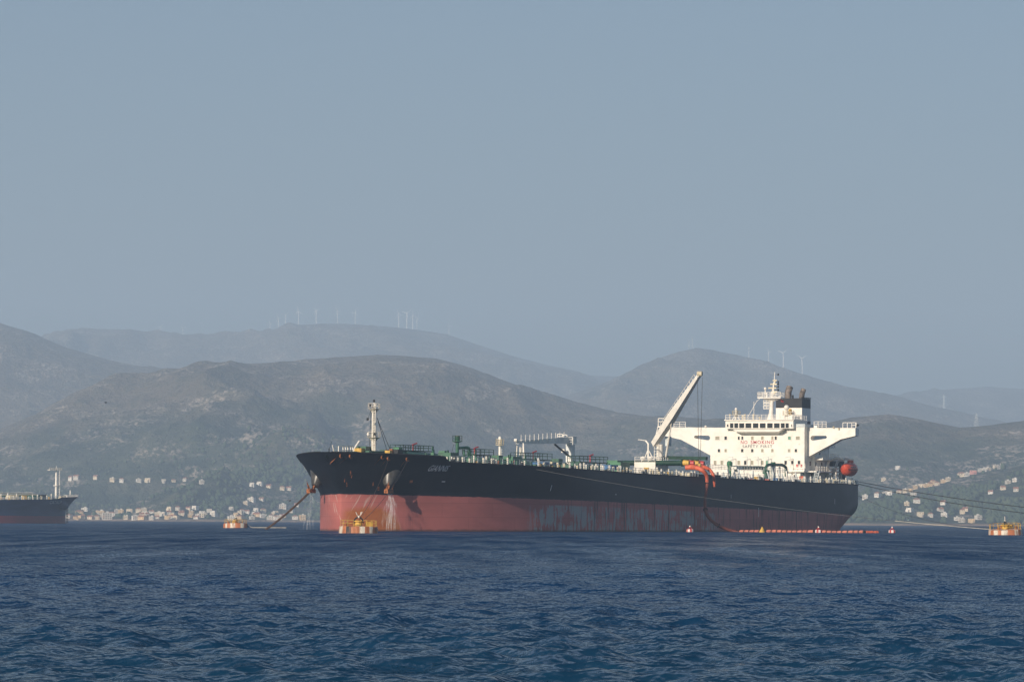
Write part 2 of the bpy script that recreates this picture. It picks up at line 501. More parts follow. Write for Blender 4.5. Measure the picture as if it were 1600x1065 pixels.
# ================================================================== THE SEA
SEA_RIPPLE, SEA_CHOP, SEA_MAX_REFLECT = 6.5, 7.0, 0.62
def sea_material():
    m, nt, b = new_mat('sea_water')
    geo = N(nt, 'ShaderNodeTexCoord').outputs['Object']
    sep = N(nt, 'ShaderNodeSeparateXYZ'); nt.links.new(geo, sep.inputs[0])
    swell = noise(nt, scaled(nt, geo, (0.02, 0.006, 0)), 1, 3)
    shallow = mathn(nt, 'SUBTRACT', 1.0, ramp(nt, sep.outputs[1], 40, 105))
    deep = mixc(nt, ramp(nt, swell, 0.35, 0.65), (0.0048, 0.034, 0.098), (0.0080, 0.045, 0.116))
    cc = mixc(nt, mathn(nt, 'MULTIPLY', shallow, 0.5), deep, (0.008, 0.052, 0.086))
    # whitecaps far out
    wc = noise(nt, scaled(nt, geo, (0.30, 0.055, 0)), 1, 3, 0.5)
    wm = mathn(nt, 'MULTIPLY', ramp(nt, wc, 0.735, 0.76), ramp(nt, sep.outputs[1], 720, 950))
    cc = mixc(nt, wm, cc, (0.62, 0.66, 0.68))
    # unresolved chop: wave slopes from explicit height differences, so they hold at any distance
    far = ramp(nt, sep.outputs[1], 90, 420)
    def slopes(sx, sy, e, det, rough):
        vec = scaled(nt, geo, (sx, sy, 0))
        h0 = noise(nt, vec, 1, det, rough)
        out = []
        for off in ((e, 0, 0), (0, e, 0)):
            a = N(nt, 'ShaderNodeVectorMath', operation='ADD'); nt.links.new(geo, a.inputs[0]); a.inputs[1].default_value = off
            out.append(mathn(nt, 'SUBTRACT', noise(nt, scaled(nt, a.outputs[0], (sx, sy, 0)), 1, det, rough), h0))
        return out
    fx, fy = slopes(1.9, 1.5, 0.05, 3, 0.6)
    gx, gy = slopes(0.30, 0.24, 0.25, 4, 0.62)
    kf = mathn(nt, 'ADD', SEA_RIPPLE, mathn(nt, 'MULTIPLY', far, SEA_RIPPLE * 0.5))
    kg = mathn(nt, 'ADD', SEA_CHOP * 0.25, mathn(nt, 'MULTIPLY', far, SEA_CHOP))
    nx = mathn(nt, 'ADD', mathn(nt, 'MULTIPLY', fx, kf), mathn(nt, 'MULTIPLY', gx, kg))
    ny = mathn(nt, 'ADD', mathn(nt, 'MULTIPLY', fy, kf), mathn(nt, 'MULTIPLY', gy, kg))
    cv = N(nt, 'ShaderNodeCombineXYZ')
    nt.links.new(mathn(nt, 'MULTIPLY', nx, -1.0), cv.inputs[0]); nt.links.new(mathn(nt, 'MULTIPLY', ny, -1.0), cv.inputs[1])
    g = N(nt, 'ShaderNodeNewGeometry')
    ad = N(nt, 'ShaderNodeVectorMath', operation='ADD'); nt.links.new(g.outputs['Normal'], ad.inputs[0]); nt.links.new(cv.outputs[0], ad.inputs[1])
    nm = N(nt, 'ShaderNodeVectorMath', operation='NORMALIZE'); nt.links.new(ad.outputs[0], nm.inputs[0])
    nt.nodes.remove(b)
    body = N(nt, 'ShaderNodeBsdfDiffuse'); nt.links.new(cc, body.inputs['Color'])
    gl = N(nt, 'ShaderNodeBsdfGlossy'); gl.inputs['Roughness'].default_value = 0.08
    nt.links.new(nm.outputs[0], gl.inputs['Normal'])
    frn = N(nt, 'ShaderNodeFresnel'); frn.inputs['IOR'].default_value = 1.333; nt.links.new(nm.outputs[0], frn.inputs['Normal'])
    fac = mathn(nt, 'MINIMUM', mathn(nt, 'MULTIPLY', frn.outputs[0], 0.85), SEA_MAX_REFLECT)
    streak = noise(nt, scaled(nt, geo, (0.22, 0.016, 0)), 1, 5, 0.65)     # wind-aligned streaks varying the reflection, in place of unresolved wave glints
    patch = noise(nt, scaled(nt, geo, (0.03, 0.012, 0)), 1, 4, 0.6)
    mod = mathn(nt, 'ADD', mathn(nt, 'MULTIPLY', ramp(nt, streak, 0.3, 0.7), 1.15), mathn(nt, 'MULTIPLY', ramp(nt, patch, 0.3, 0.7), 0.45))
    mod = mathn(nt, 'ADD', mathn(nt, 'MULTIPLY', mod, mathn(nt, 'MULTIPLY', ramp(nt, sep.outputs[1], 60, 260), 1.0)), mathn(nt, 'MULTIPLY', mathn(nt, 'SUBTRACT', 1.0, ramp(nt, sep.outputs[1], 60, 260)), 0.95))
    fac = mathn(nt, 'MULTIPLY', fac, mathn(nt, 'MULTIPLY', mod, mathn(nt, 'SUBTRACT', 1.0, wm)))
    mx = N(nt, 'ShaderNodeMixShader'); nt.links.new(fac, mx.inputs[0]); nt.links.new(body.outputs[0], mx.inputs[1]); nt.links.new(gl.outputs[0], mx.inputs[2])
    nt.links.new(mx.outputs[0], nt.nodes['Material Output'].inputs['Surface'])
    return m
M['sea'] = sea_material()

def build_sea():
    dense = np.linspace(-0.165, 0.165, 500)
    side = np.linspace(0.165, 2 * math.pi - 0.165, 46)[1:-1]
    ang = np.concatenate([dense, side])
    D = [4.0]
    while D[-1] < 8800:
        d = D[-1]
        k = 1.18 if d < 28 else (1.0031 if d < 150 else (1.0042 if d < 750 else (1.008 if d < 1300 else (1.014 if d < 2600 else 1.12))))
        D.append(min(d * k, 8800.0))
    D = np.array(D)
    A, DD = np.meshgrid(ang, D)
    x = DD * np.sin(A); y = DD * np.cos(A)
    spx = DD * (0.33 / 500)
    spy = DD * np.where(DD < 28, 0.18, np.where(DD < 150, 0.0031, np.where(DD < 750, 0.0042, np.where(DD < 1300, 0.008, 0.014))))
    z = np.zeros_like(x); dx = np.zeros_like(x); dy = np.zeros_like(x)
    infan = 1 - sstep(0.150, 0.165, np.abs(np.where(A > math.pi, A - 2 * math.pi, A)))
    cols = np.abs(np.where(A > math.pi, A - 2 * math.pi, A))[0] < 0.17
    r = np.random.default_rng(3)
    gust = 0.55 + 0.9 * fbm(x[:, cols] / 38.0, y[:, cols] / 60.0, 40, 3)
    gust2 = 0.45 + 1.1 * fbm(x[:, cols] / 13.0, y[:, cols] / 19.0, 60, 3)
    xc, yc = x[:, cols], y[:, cols]
    zz = np.zeros_like(xc); ddx = np.zeros_like(xc); ddy = np.zeros_like(xc)
    NW = 82
    for i in range(NW):
        lam = 0.28 * (4.6 / 0.28) ** ((i + r.random()) / 70) if i < 70 else r.uniform(4.6, 10.5)
        k = 2 * math.pi / lam
        th = math.radians(-100) + r.normal(0, 0.62)      # travelling towards the beach
        kx, ky = k * math.cos(th), k * math.sin(th)
        slope = 0.050 * (1.0 if lam < 1.1 else (1.1 / lam) ** 0.85)
        a = slope / k
        ok = sstep(2.2, 4.0, lam / np.maximum(spx, spy)[:, cols])
        g = gust if lam > 3 else gust2
        ph = kx * xc + ky * yc + r.random() * 6.283
        cz = np.cos(ph); sz = np.sin(ph)
        zz += a * g * ok * cz
        ddx -= 0.8 * a * g * ok * sz * kx / k; ddy -= 0.8 * a * g * ok * sz * ky / k
    f = infan[:, cols]
    z[:, cols] = zz * f; dx[:, cols] = ddx * f; dy[:, cols] = ddy * f
    co = np.stack([x + dx, y + dy, z], -1).reshape(-1, 3)
    o = grid_object('sea', co, len(D), len(ang), M['sea'], wrap=True)
    # close the small hole under the viewer
    me = o.data
    bm = bmesh.new(); bm.from_mesh(me); bm.verts.ensure_lookup_table()
    bm.faces.new([bm.verts[i] for i in range(len(ang))])
    for fc in bm.faces:
        if fc.normal.z < 0:
            fc.normal_flip()
    bm.to_mesh(me); bm.free()
    return tag(o, kind='structure')
build_sea()

# ================================================================== THE HILLS
def crest(points):
    xs = np.array([p[0] for p in points], float); ys = np.array([p[1] for p in points], float)
    ys = ys - ROLL * (xs - 800)
    return (xs - 800) / FPX, HORIZON - ys
C_NEAR = crest([(-900, 640), (-300, 690), (0, 672), (60, 645), (110, 622), (180, 596), (260, 579), (340, 569), (420, 567), (500, 560), (590, 553), (680, 560), (740, 575), (800, 598), (850, 615), (900, 628), (950, 638), (1000, 647), (1100, 652), (1200, 660), (1270, 663), (1330, 650), (1390, 645), (1440, 652), (1500, 664), (1540, 661), (1600, 655), (1750, 640), (2400, 610)])
C_LEFT = crest([(-900, 470), (-250, 482), (-100, 492), (0, 503), (40, 516), (100, 540), (170, 560), (240, 574), (330, 592), (460, 640), (700, 760)])
C_BACK = crest([(-900, 560), (-100, 540), (75, 523), (160, 518), (200, 518), (250, 524), (330, 527), (380, 524), (425, 516), (455, 507), (500, 503), (540, 503), (600, 507), (650, 512), (700, 520), (760, 540), (810, 556), (850, 566), (900, 577), (940, 590), (1000, 612), (1200, 650)])
C_PEAK = crest([(700, 690), (820, 640), (900, 612), (940, 599), (985, 578), (1020, 560), (1060, 546), (1090, 541), (1110, 543), (1150, 553), (1200, 565), (1260, 583), (1320, 600), (1360, 610), (1450, 630), (1700, 690)])
C_FAR = crest([(700, 600), (900, 583), (960, 585), (1100, 600), (1300, 626), (1360, 622), (1430, 614), (1500, 606), (1545, 602), (1600, 605), (1750, 598), (2400, 600)])
C_SPUR = crest([(1120, 813), (1250, 800), (1340, 782), (1400, 766), (1450, 756), (1500, 744), (1560, 732), (1600, 726), (1700, 716), (2400, 690)])

def hill_height(x, y):
    t = x / y
    D = y
    nx, ny = x, y
    w1 = fbm(nx / 900, ny / 900, 21, 4) - 0.5
    w2 = fbm(nx / 160, ny / 160, 33, 5) - 0.5
    gul = ridged(nx / 620 + w1 * 1.3, ny / 1700 + w1, 51, 4) - 0.62
    gul2 = ridged(nx / 240 + w1 * 2, ny / 620 + w1, 71, 4) - 0.6
    z = np.full_like(x, -3.0)
    # shore distance
    shore = 4200 - 550 * sstep(0.04, 0.10, t) + 260 * (fbm(t * 40, t * 0, 9, 3) - 0.5)
    inland = D - shore
    z = np.maximum(z, np.where(inland > 0, 2.2 * (1 - np.exp(-np.maximum(inland, 0) / 25)) + 0.012 * np.maximum(inland, 0), -3.0))
    # coastal hill with a wooded apron
    Dk = 7000 - 1500 * sstep(0.0, 0.07, t)
    hk = np.interp(t, *C_NEAR) * Dk / FPX
    u = np.clip((D - shore) / (Dk - shore), 0, None)
    prof = np.where(u < 1, 0.20 * sstep(0, 0.5, u) + 0.80 * sstep(0.22, 1.03, u), np.maximum(1 - 0.9 * (u - 1) ** 1.5, 0.05))
    env = np.sin(np.clip(u, 0, 1) * math.pi) ** 0.8 * (1 - np.clip(u, 0, 1) ** 5)
    zn = hk * prof + env * (gul * 0.62 * hk + gul2 * 0.30 * hk) + w2 * 30 * np.clip(u * 3, 0, 1) * np.clip(1.25 - u, 0.15, 1)
    z = np.maximum(z, zn)
    # spur with the row of houses
    Ds = 4450
    hs = np.maximum(np.interp(t, *C_SPUR), 0) * Ds / FPX
    us = (D - shore) / (Ds - shore)
    ps = np.where(us < 1, sstep(-0.05, 1.0, us) ** 0.85, np.maximum(1 - 0.35 * (us - 1), 0.3))
    zs = hs * ps + w2 * 9 * np.clip(us * 2, 0, 1) + gul2 * 10 * np.clip(us * (1 - us) * 4, 0, 1)
    z = np.maximum(z, np.where((t > 0.04) & (us > 0) & (us < 2.2), zs, -3))
    def layer(c, D0, Dk, amp, a2):
        h = np.interp(t, *c) * Dk / FPX
        v = (D - D0) / (Dk - D0)
        p = np.where(v < 1, sstep(-0.02, 1.05, v) ** 0.9, np.maximum(1 - 0.8 * (v - 1), 0.1))
        e = np.sin(np.clip(v, 0, 1) * math.pi)
        return np.where(v > 0, h * p + e * (gul * amp * h + gul2 * 0.35 * amp * h) + w2 * a2 * np.clip(1.15 - v, 0.12, 1), -3)
    z = np.maximum(z, layer(C_LEFT, 6900, 9300, 0.45, 22))
    z = np.maximum(z, layer(C_PEAK, 7600, 11000, 0.40, 22))
    z = np.maximum(z, layer(C_BACK, 9300, 13400, 0.42, 26))
    z = np.maximum(z, layer(C_FAR, 10500, 14500, 0.35, 26))
    return z

def ground_z(x, y):
    return float(hill_height(np.array([float(x)]), np.array([float(y)]))[0])
def hit_ground(px, py, start=3500.0):
    d = ray(px, py)
    ds = np.linspace(start, 15000, 2600)
    zs = CAM_H + d.z * ds
    g = hill_height(d.x * ds, ds)
    k = np.argmax(g > zs)
    if not (g > zs).any():
        k = int(np.argmin(zs - g))
    return Vector((d.x * ds[k], ds[k], g[k]))

def hill_material():
    m, nt, b = new_mat('hillside_scrub_and_rock')
    co = N(nt, 'ShaderNodeTexCoord').outputs['Object']
    sep = N(nt, 'ShaderNodeSeparateXYZ'); nt.links.new(co, sep.inputs[0])
    n1 = noise(nt, scaled(nt, co, (0.0016, 0.0010, 0.003)), 1, 5)
    n2 = noise(nt, scaled(nt, co, (0.010, 0.005, 0.02)), 1, 6, 0.6)
    n3 = noise(nt, scaled(nt, co, (0.045, 0.02, 0.06)), 1, 5, 0.65)
    n4 = noise(nt, scaled(nt, co, (0.0075, 0.0042, 0.022), (3, 7, 0)), 1, 6, 0.65)
    scrub = mixc(nt, ramp(nt, n2, 0.35, 0.65), (0.032, 0.046, 0.026), (0.086, 0.094, 0.056))
    soil = mixc(nt, ramp(nt, n3, 0.35, 0.65), (0.12, 0.098, 0.068), (0.20, 0.16, 0.11))
    z = sep.outputs[2]
    dry = mathn(nt, 'ADD', mathn(nt, 'MULTIPLY', ramp(nt, z, 30, 260), 0.42), n1)
    base = mixc(nt, ramp(nt, mathn(nt, 'ADD', dry, mathn(nt, 'MULTIPLY', mathn(nt, 'SUBTRACT', n2, 0.5), 0.7)), 0.52, 0.92), scrub, soil)
    # bushes dotting the slopes
    base = mixc(nt, mathn(nt, 'MULTIPLY', ramp(nt, n3, 0.50, 0.60), 0.6), base, (0.026, 0.038, 0.018))
    # pale rock outcrops
    rock = mixc(nt, n3, (0.36, 0.30, 0.24), (0.50, 0.43, 0.36))
    n5 = noise(nt, scaled(nt, co, (0.14, 0.05, 0.16), (1, 2, 3)), 1, 5, 0.7)
    rm = mathn(nt, 'MULTIPLY', ramp(nt, n4, 0.48, 0.62), ramp(nt, mathn(nt, 'ADD', mathn(nt, 'MULTIPLY', n5, 0.7), mathn(nt, 'MULTIPLY', n3, 0.3)), 0.48, 0.58))
    base = mixc(nt, mathn(nt, 'MULTIPLY', rm, 0.9), base, rock)
    # shore strip of pale earth
    sh = mathn(nt, 'SUBTRACT', 1.0, ramp(nt, mathn(nt, 'ADD', z, mathn(nt, 'MULTIPLY', n2, 4.0)), 2.6, 5.0))
    base = mixc(nt, mathn(nt, 'MULTIPLY', sh, 0.85), base, (0.40, 0.28, 0.20))
    nt.links.new(base, b.inputs['Base Color'])
    b.inputs['Roughness'].default_value = 0.95
    b.inputs['Specular IOR Level'].default_value = 0.1
    bump = N(nt, 'ShaderNodeBump'); bump.inputs['Strength'].default_value = 0.8; bump.inputs['Distance'].default_value = 22.0
    nt.links.new(n3, bump.inputs['Height']); nt.links.new(bump.outputs[0], b.inputs['Normal'])
    return m
M['hill'] = hill_material()

def build_hills():
    t = np.linspace(-0.235, 0.235, 640)
    D = np.concatenate([np.linspace(3400, 4700, 110)[:-1], np.linspace(4700, 7600, 120)[:-1], np.linspace(7600, 16500, 110)])
    T, DD = np.meshgrid(t, D)
    x = T * DD
    z = hill_height(x, DD)
    co = np.stack([x, DD, z], -1).reshape(-1, 3)
    o = grid_object('hills', co, len(D), len(t), M['hill'])
    return tag(o, kind='structure')
build_hills()

# ================================================================== THE TANKER
SL = 274.0
ZT = ([-5, 0, 10, 19.3, 20.8, 31, 55, 94, 128, 198, 274, 300], [14.15, 14.1, 13.85, 13.6, 12.62, 12.4, 12.0, 11.45, 11.2, 10.85, 10.95, 10.95])
def z_top(l):
    return float(np.interp(l, *ZT))
def l_stem(z):
    return 7.0 * min(1.0, max(0.0, (14.1 - z) / 7.2)) ** 0.82
def l_stern(z):
    return 274.0 - 10.0 * max(0.0, 1 - max(z, -2.0) / 6.0) ** 1.6 if z < 6 else 274.0
def smooth01(a, b, x):
    t = min(1.0, max(0.0, (x - a) / (b - a)))
    return t * t * (3 - 2 * t)
def half(l, z):
    """half breadth of the hull"""
    w = min(1.0, max(0.0, (z - 6.6) / 7.2))
    q = max(0.0, l - l_stem(z))
    Le = 70 + (62 - 70) * w
    e = 0.78 + (0.70 - 0.78) * w
    u = min(1.0, q / Le)
    b = 24.0 * (1 - (1 - u) ** 2) ** e
    if l > 190:
        dk = 24.0 - 12.8 * max(0.0, (l - 203) / 71.0) ** 2
        wl = 24.0 * max(0.0, 1 - max(0.0, (l - 190) / 72.0) ** 3.4)
        s = 1 - (1 - min(1.0, max(0.0, z / 7.2))) ** 2.8
        b = min(b, max(0.0, wl + (dk - wl) * s))
    return b

tanker = thing('oil_tanker', 'large oil tanker with black hull, red boot topping and white wheelhouse, moored beside buoys', 'tanker', SHIP_O, math.pi / 2 - THETA)
T = tanker

def hull_mesh(name, mat):
    us = np.concatenate([np.linspace(0, 0.12, 44)[:-1] ** 1.0, np.linspace(0.12, 0.68, 40)[:-1], np.linspace(0.68, 1, 40)])
    us[:10] = us[:10] * np.linspace(0.25, 1, 10)
    vs_ = np.linspace(0, 1, 26)
    rows = []
    for v in vs_:
        row = []
        for u in us:
            z = -3 + v * 17.1
            l = l_stem(z) + u * (l_stern(z) - l_stem(z))
            for _ in range(3):
                z = -3 + v * (z_top(l) + 3)
                l = l_stem(z) + u * (l_stern(z) - l_stem(z))
            row.append((l, half(l, z), z))
        rows.append(row)
    mb = MB()
    nu, nv = len(us), len(vs_)
    for sgn in (1, -1):
        pts = [(l, sgn * max(b, 0.02), z) for r in rows for l, b, z in r]
        mb.add(pts, [(i * nu + j, i * nu + j + 1, (i + 1) * nu + j + 1, (i + 1) * nu + j) for i in range(nv - 1) for j in range(nu - 1)])
    # transom
    tr = [r[-1] for r in rows]
    mb.add([(l, b, z) for l, b, z in tr] + [(l, -b, z) for l, b, z in tr], [(i, i + 1, nv + i + 1, nv + i) for i in range(nv - 1)])
    me = bpy.data.meshes.new(name)
    me.from_pydata(mb.v, [], mb.f)
    bm = bmesh.new(); bm.from_mesh(me)
    bmesh.ops.remove_doubles(bm, verts=bm.verts, dist=0.045)
    bmesh.ops.recalc_face_normals(bm, faces=bm.faces)
    bm.to_mesh(me); bm.free()
    me.polygons.foreach_set('use_smooth', [True] * len(me.polygons))
    try:
        me.set_sharp_from_angle(angle=R(40))
    except Exception:
        pass
    me.materials.append(mat)
    return me
HULL_ME = hull_mesh('hull', M['hull'])
hull = link('hull', HULL_ME, T)

def deck_mesh(name, mat, drop=0.25, fo=1.15):
    ls = np.concatenate([np.linspace(0.6, 20, 20), np.linspace(21, 273.6, 60)])
    mb = MB()
    vs = []
    for l in ls:
        zt = z_top(l) - (fo if l < 20.5 else drop)
        b = half(l, zt) - 0.06
        for f in (-1, -0.5, 0, 0.5, 1):
            vs.append((l, f * max(b, 0.02), zt + 0.5 * (1 - f * f)))
    mb.add(vs, [(i * 5 + j, i * 5 + j + 1, (i + 1) * 5 + j + 1, (i + 1) * 5 + j) for i in range(len(ls) - 1) for j in range(4)])
    return mb.mesh(name, mat)
DECK_ME = deck_mesh('deck', M['darkgreen'])
link('deck', DECK_ME, T)
def dz(l):
    return z_top(l) - (1.15 if l < 20.5 else 0.25)

# half-round rubbing edge along the sheer
for sgn in (-1, 1):
    pts = [(l, sgn * (half(l, z_top(l)) + 0.03), z_top(l)) for l in np.concatenate([np.linspace(0.4, 19.4, 26), np.linspace(20.8, 273, 90)])]
    MB().tube(pts, 0.11, 6).build('gunwale', M['dark'], T)

# ---- names on the bow
def hull_text(s, l0, l1, z0, z1, side, mat, shear=0.28, name='name_lettering'):
    uv, fs = text_mesh(s, shear)
    vs = []
    for u, v in uv:
        uu = u if side < 0 else 1 - u
        l = l0 + (l1 - l0) * uu
        z = z0 + (z1 - z0) * v
        vs.append((l, side * (half(l, z) + 0.07), z))
    return MB().add(vs, fs).build(name, mat, hull)
def hull_at(px, py, sgn=-1):
    """where the ray through the pixel meets the port (-1) side of the hull"""
    best = None
    for p in np.linspace(0.2, 24.0, 400):
        q = on_p(px, py, p if sgn < 0 else -p)
        if q.x < 0 or q.x > 274:
            continue
        e = abs(half(q.x, q.z) - p)
        if best is None or e < best[0]:
            best = (e, q)
    return best[1]
a = hull_at(666.5, 735.6); c = hull_at(702.5, 728)
a2 = hull_at(667, 726.2)
hull_text('GIANNIS', a.x, c.x, a.z, a2.z, -1, M['whiteletter'])
hull_text('GIANNIS', a.x, c.x, a.z, a2.z, 1, M['whiteletter'])
# draught and load marks: little white strokes on the plating
for px, py, w, h in ((692, 752, 0.75, 0.16), (861, 762, 0.16, 1.1), (1185, 800, 0.22, 2.0), (1304, 783, 0.2, 1.2), (1142, 775, 0.14, 0.8), (962, 772, 0.25, 0.25)):
    q = hull_at(px, py)
    vs = [(q.x + i * w / 2, 0, q.z + j * h / 2) for i, j in ((-1, -1), (1, -1), (1, 1), (-1, 1))]
    vs = [(x, -(half(x, z) + 0.05), z) for x, _, z in vs]
    MB().add(vs, [(0, 1, 2, 3)]).build('draught_mark', M['whiteletter'], hull)

# ---- hawse bells and anchors
for sgn in (-1, 1):
    tip = Vector((11.2, sgn * 7.3, 8.1)); base = Vector((13.9, sgn * 6.8, 11.8))
    d = (tip - base).normalized()
    prof = [(0, 2.75), (0.25, 2.3), (0.5, 1.75), (0.75, 1.2), (0.95, 0.78), (1.0, 0.6)]
    mb = MB().tube([base.lerp(tip, f) for f, _ in prof], [r for _, r in prof], 24)
    mb.build('hawse_bell', M['bell'], T, True)
    # stockless anchor: shank out of the bell, crown with two flukes lying against the plating
    an = Vector((tip.x - 0.1, tip.y + sgn * 0.15, tip.z - 0.2))
    m0 = MB().bar(an - d * 1.0, an + d * 0.8, 0.45, 0.4)
    aft = Vector((1, 0, 0.35)).normalized()
    cr = an + d * 0.9
    m0.bar(cr - Vector((1.2, -sgn * 0.2, 0)), cr + Vector((1.2, sgn * 0.2, 0)), 0.75, 0.7)
    anchor = m0.build('anchor', M['rust'], T)
    for k in (-1, 1):
        r0 = cr + Vector((k * 0.85, 0, 0))
        t1 = r0 + Vector((k * 0.5, sgn * 0.5, 1.9)) if sgn > 0 else r0 + Vector((1.0 + k * 0.4, sgn * 0.4, 1.6 - 0.2 * k))
        MB().add([r0 + Vector((-0.45, 0, 0)), r0 + Vector((0.45, 0, 0)), r0 + Vector((0, sgn * 0.4, 0)), r0 + Vector((0, -sgn * 0.3, 0)), t1],
                 [(0, 2, 4), (2, 1, 4), (1, 3, 4), (3, 0, 4), (0, 3, 1, 2)]).build('fluke', M['rust'], anchor)

# ---- mooring chocks cut through the bulwark, rust weeping below them
for px, py, sgn in ((482, 716.5, 1), (493, 715.5, 1), (532, 712, -1), (548, 712.5, -1), (607, 716, -1), (637, 717, -1), (598, 714, -1)):
    q = hull_at(px, py, sgn)
    y = sgn * (half(q.x, q.z) + 0.02)
    ring = [(q.x + 0.55 * math.cos(t), y + sgn * 0.02, q.z + 0.34 * math.sin(t)) for t in np.linspace(0, 2 * math.pi, 13)]
    ch = MB().tube(ring, 0.13, 6).build('chock', M['rust'], T)
    MB().add([(q.x - 0.4, sgn * (half(q.x, q.z - 0.4) + 0.03), q.z - 0.3), (q.x + 0.4, sgn * (half(q.x, q.z - 0.4) + 0.03), q.z - 0.3),
              (q.x + 0.25, sgn * (half(q.x, q.z - 1.2) + 0.03), q.z - 1.1), (q.x - 0.1, sgn * (half(q.x, q.z - 1.6) + 0.03), q.z - 1.5)], [(0, 1, 2, 3)]).build('rust_run', M['rust'], ch)
for px, py in ((582.5, 755.5), (590.8, 763), (642, 752), (538.5, 750), (541.5, 756), (549, 744), (547.5, 738)):
    w, h = random.uniform(0.7, 1.2), random.uniform(2.0, 4.5)
    if px == 642:
        w, h = 2.6, 2.2
    cs_ = [hull_at(px + dx, py + dy) for dx, dy in ((-w, h), (w, h * 0.8), (w * 0.8, -h), (-w, -h * 0.7))]
    MB().add([(q.x, -(half(q.x, q.z) + 0.05), q.z) for q in cs_], [(0, 1, 2, 3)]).build('rust_patch', M['rust'], hull)

# ---- forecastle gear
l_m = on_p(584, 700, 0).x
fz = dz(18)
zm = lambda py, px=584, p=0: on_p(px, py, p).z
fm_top = zm(633.5)
mast = MB().cyl((l_m, 0, fz - 0.5), (l_m, 0, zm(676)), 0.5, 0.45, 14).cyl((l_m, 0, zm(676)), (l_m, 0, fm_top), 0.45, 0.36, 14).cyl((l_m, 0, fm_top), (l_m, 0, zm(624)), 0.10, 0.05, 6).build('foremast', M['white_rusty'], T, True)
for zz, rr in ((zm(638.5), 1.1), (zm(683), 1.2)):
    pl = MB().cyl((l_m, 0, zz - 0.18), (l_m, 0, zz), rr * 0.8, rr, 14).cyl((l_m, 0, zz - 0.7), (l_m, 0, zz - 0.2), 0.42, rr * 0.7, 12).build('mast_platform', M['white_rusty'], mast)
    ring = [(l_m + rr * math.cos(t), rr * math.sin(t), zz) for t in np.linspace(0, 2 * math.pi, 11)]
    MB().rail(ring, 1.0, 1.4, 0.035, (1.0, 0.5)).build('platform_railing', M['white'], mast)
for i, (zz, dl, dp) in enumerate(((zm(636), -0.9, 0.3), (zm(636), -0.7, -0.6), (zm(681), -1.0, -0.6), (zm(681), -1.0, 0.7), (zm(629), 0, 0.0))):
    MB().lathe([(0.18, 0), (0.22, 0.1), (0.22, 0.4), (0.1, 0.5)], (l_m + dl, dp, zz + 0.1), 8).build('navigation_lamp', M['dark'] if i % 2 == 0 else M['white'], mast)
MB().ladder((l_m - 0.62, -0.3, fz), (l_m - 0.5, -0.3, fm_top), (0, 1, 0), 0.5, 0.05).build('mast_ladder', M['white'], mast)
st = MB()
for (ax, ay), (bx, by) in (((589, 652), (606, 708)), ((590, 655), (612, 708)), ((580, 640), (577, 706))):
    p0 = on_p(ax, ay, 0); p1 = on_p(bx, by, 0.5)
    st.cyl(p0, p1, 0.05, None, 4)
st.build('mast_stay', M['darkrope'], mast)
MB().ball(tuple(on_p(574.5, 654.5, 0)), 0.25, 8).build('signal_ball', M['dark'], mast)
MB().cyl(tuple(on_p(580, 640, 0)), tuple(on_p(574.5, 654.5, 0)), 0.03, None, 4).build('halyard', M['darkrope'], mast)

def px_box(mb, x0, y0, x1, y1, p, depth, w=None):
    """a box whose outline on the plane p covers the pixels; depth runs across the ship to starboard"""
    a, b = on_p(x0, y1, p), on_p(x1, y0, p)
    return mb.box((a.x, -p, a.z), (b.x, -p + depth, b.z))
def on_deck_box(mb, px, py_top, p, wl, wp, l=None, zb=None):
    """a box centred below the pixel, standing on the deck"""
    q = on_p(px, py_top, p)
    z0 = dz(q.x) if zb is None else zb
    return mb.box((q.x - wl / 2, -p - wp / 2, z0), (q.x + wl / 2, -p + wp / 2, q.z))
# small things on the forecastle
q = on_p(488, 706, 0); 
jack = MB().cyl((2.2, 0.2, 13.0), (2.2, 0.2, on_p(492, 699, 0).z), 0.10, None, 6).build('jackstaff_post', M['dark'], T)
MB().cyl((2.2, 0.2, on_p(492, 701, 0).z), tuple(on_p(518, 690, -1.0)), 0.035, None, 4).build('jackstay', M['darkrope'], T)
fr = MB()
for a_, b_ in (((529, 697), (551, 697)), ((529, 703), (551, 703))):
    fr.bar(on_p(*a_, -3), on_p(*b_, -3), 0.12)
for x in (529, 536, 540, 543.5, 548, 551):
    fr.bar(on_p(x, 697, -3), on_p(x, 709, -3), 0.14)
fr.build('windlass_frame', M['white'], T)
for px, p, m_ in ((540, -4, 'dark'), (546, -2.5, 'darkgreen')):
    q = on_p(px, 703, p)
    MB().cyl((q.x, -p - 1.5, 14.0), (q.x, -p + 1.5, 14.0), 0.5, None, 12).box((q.x - 0.5, -p - 1.8, dz(10)), (q.x + 0.5, -p - 1.5, 14.4)).box((q.x - 0.5, -p + 1.5, dz(10)), (q.x + 0.5, -p + 1.8, 14.4)).build('windlass_drum', M[m_], T)
MB().bar(on_p(553, 702, -2), on_p(561.5, 689, -2), 0.3).cyl(on_p(553, 703, -2), Vector((on_p(553, 703, -2).x, 2, 12.7)), 0.2, None, 8).build('davit_arm', M['white'], T)
MB().bar(on_p(522, 707, -4), on_p(519.5, 695, -4), 0.16).build('vent_post', M['white'], T)
on_deck_box(MB(), 562, 700, -1, 1.6, 1.4).build('winch_cover', M['yellow'], T)
on_deck_box(MB(), 572, 697.3, -1.5, 4.5, 2.0).build('winch_house', M['green'], T)
on_deck_box(MB(), 607, 703.5, 5, 1.0, 1.0).build('mooring_bitt', M['yellow'], T)
on_deck_box(MB(), 616, 702, 4, 2.2, 2.5).build('mooring_winch', M['dark'], T)
on_deck_box(MB(), 611.5, 701, 4, 0.5, 0.6).build('deck_locker', M['rust'], T)
on_deck_box(MB(), 621.5, 698.5, 3, 1.6, 1.2).build('hydraulic_unit', M['green_mid'], T)
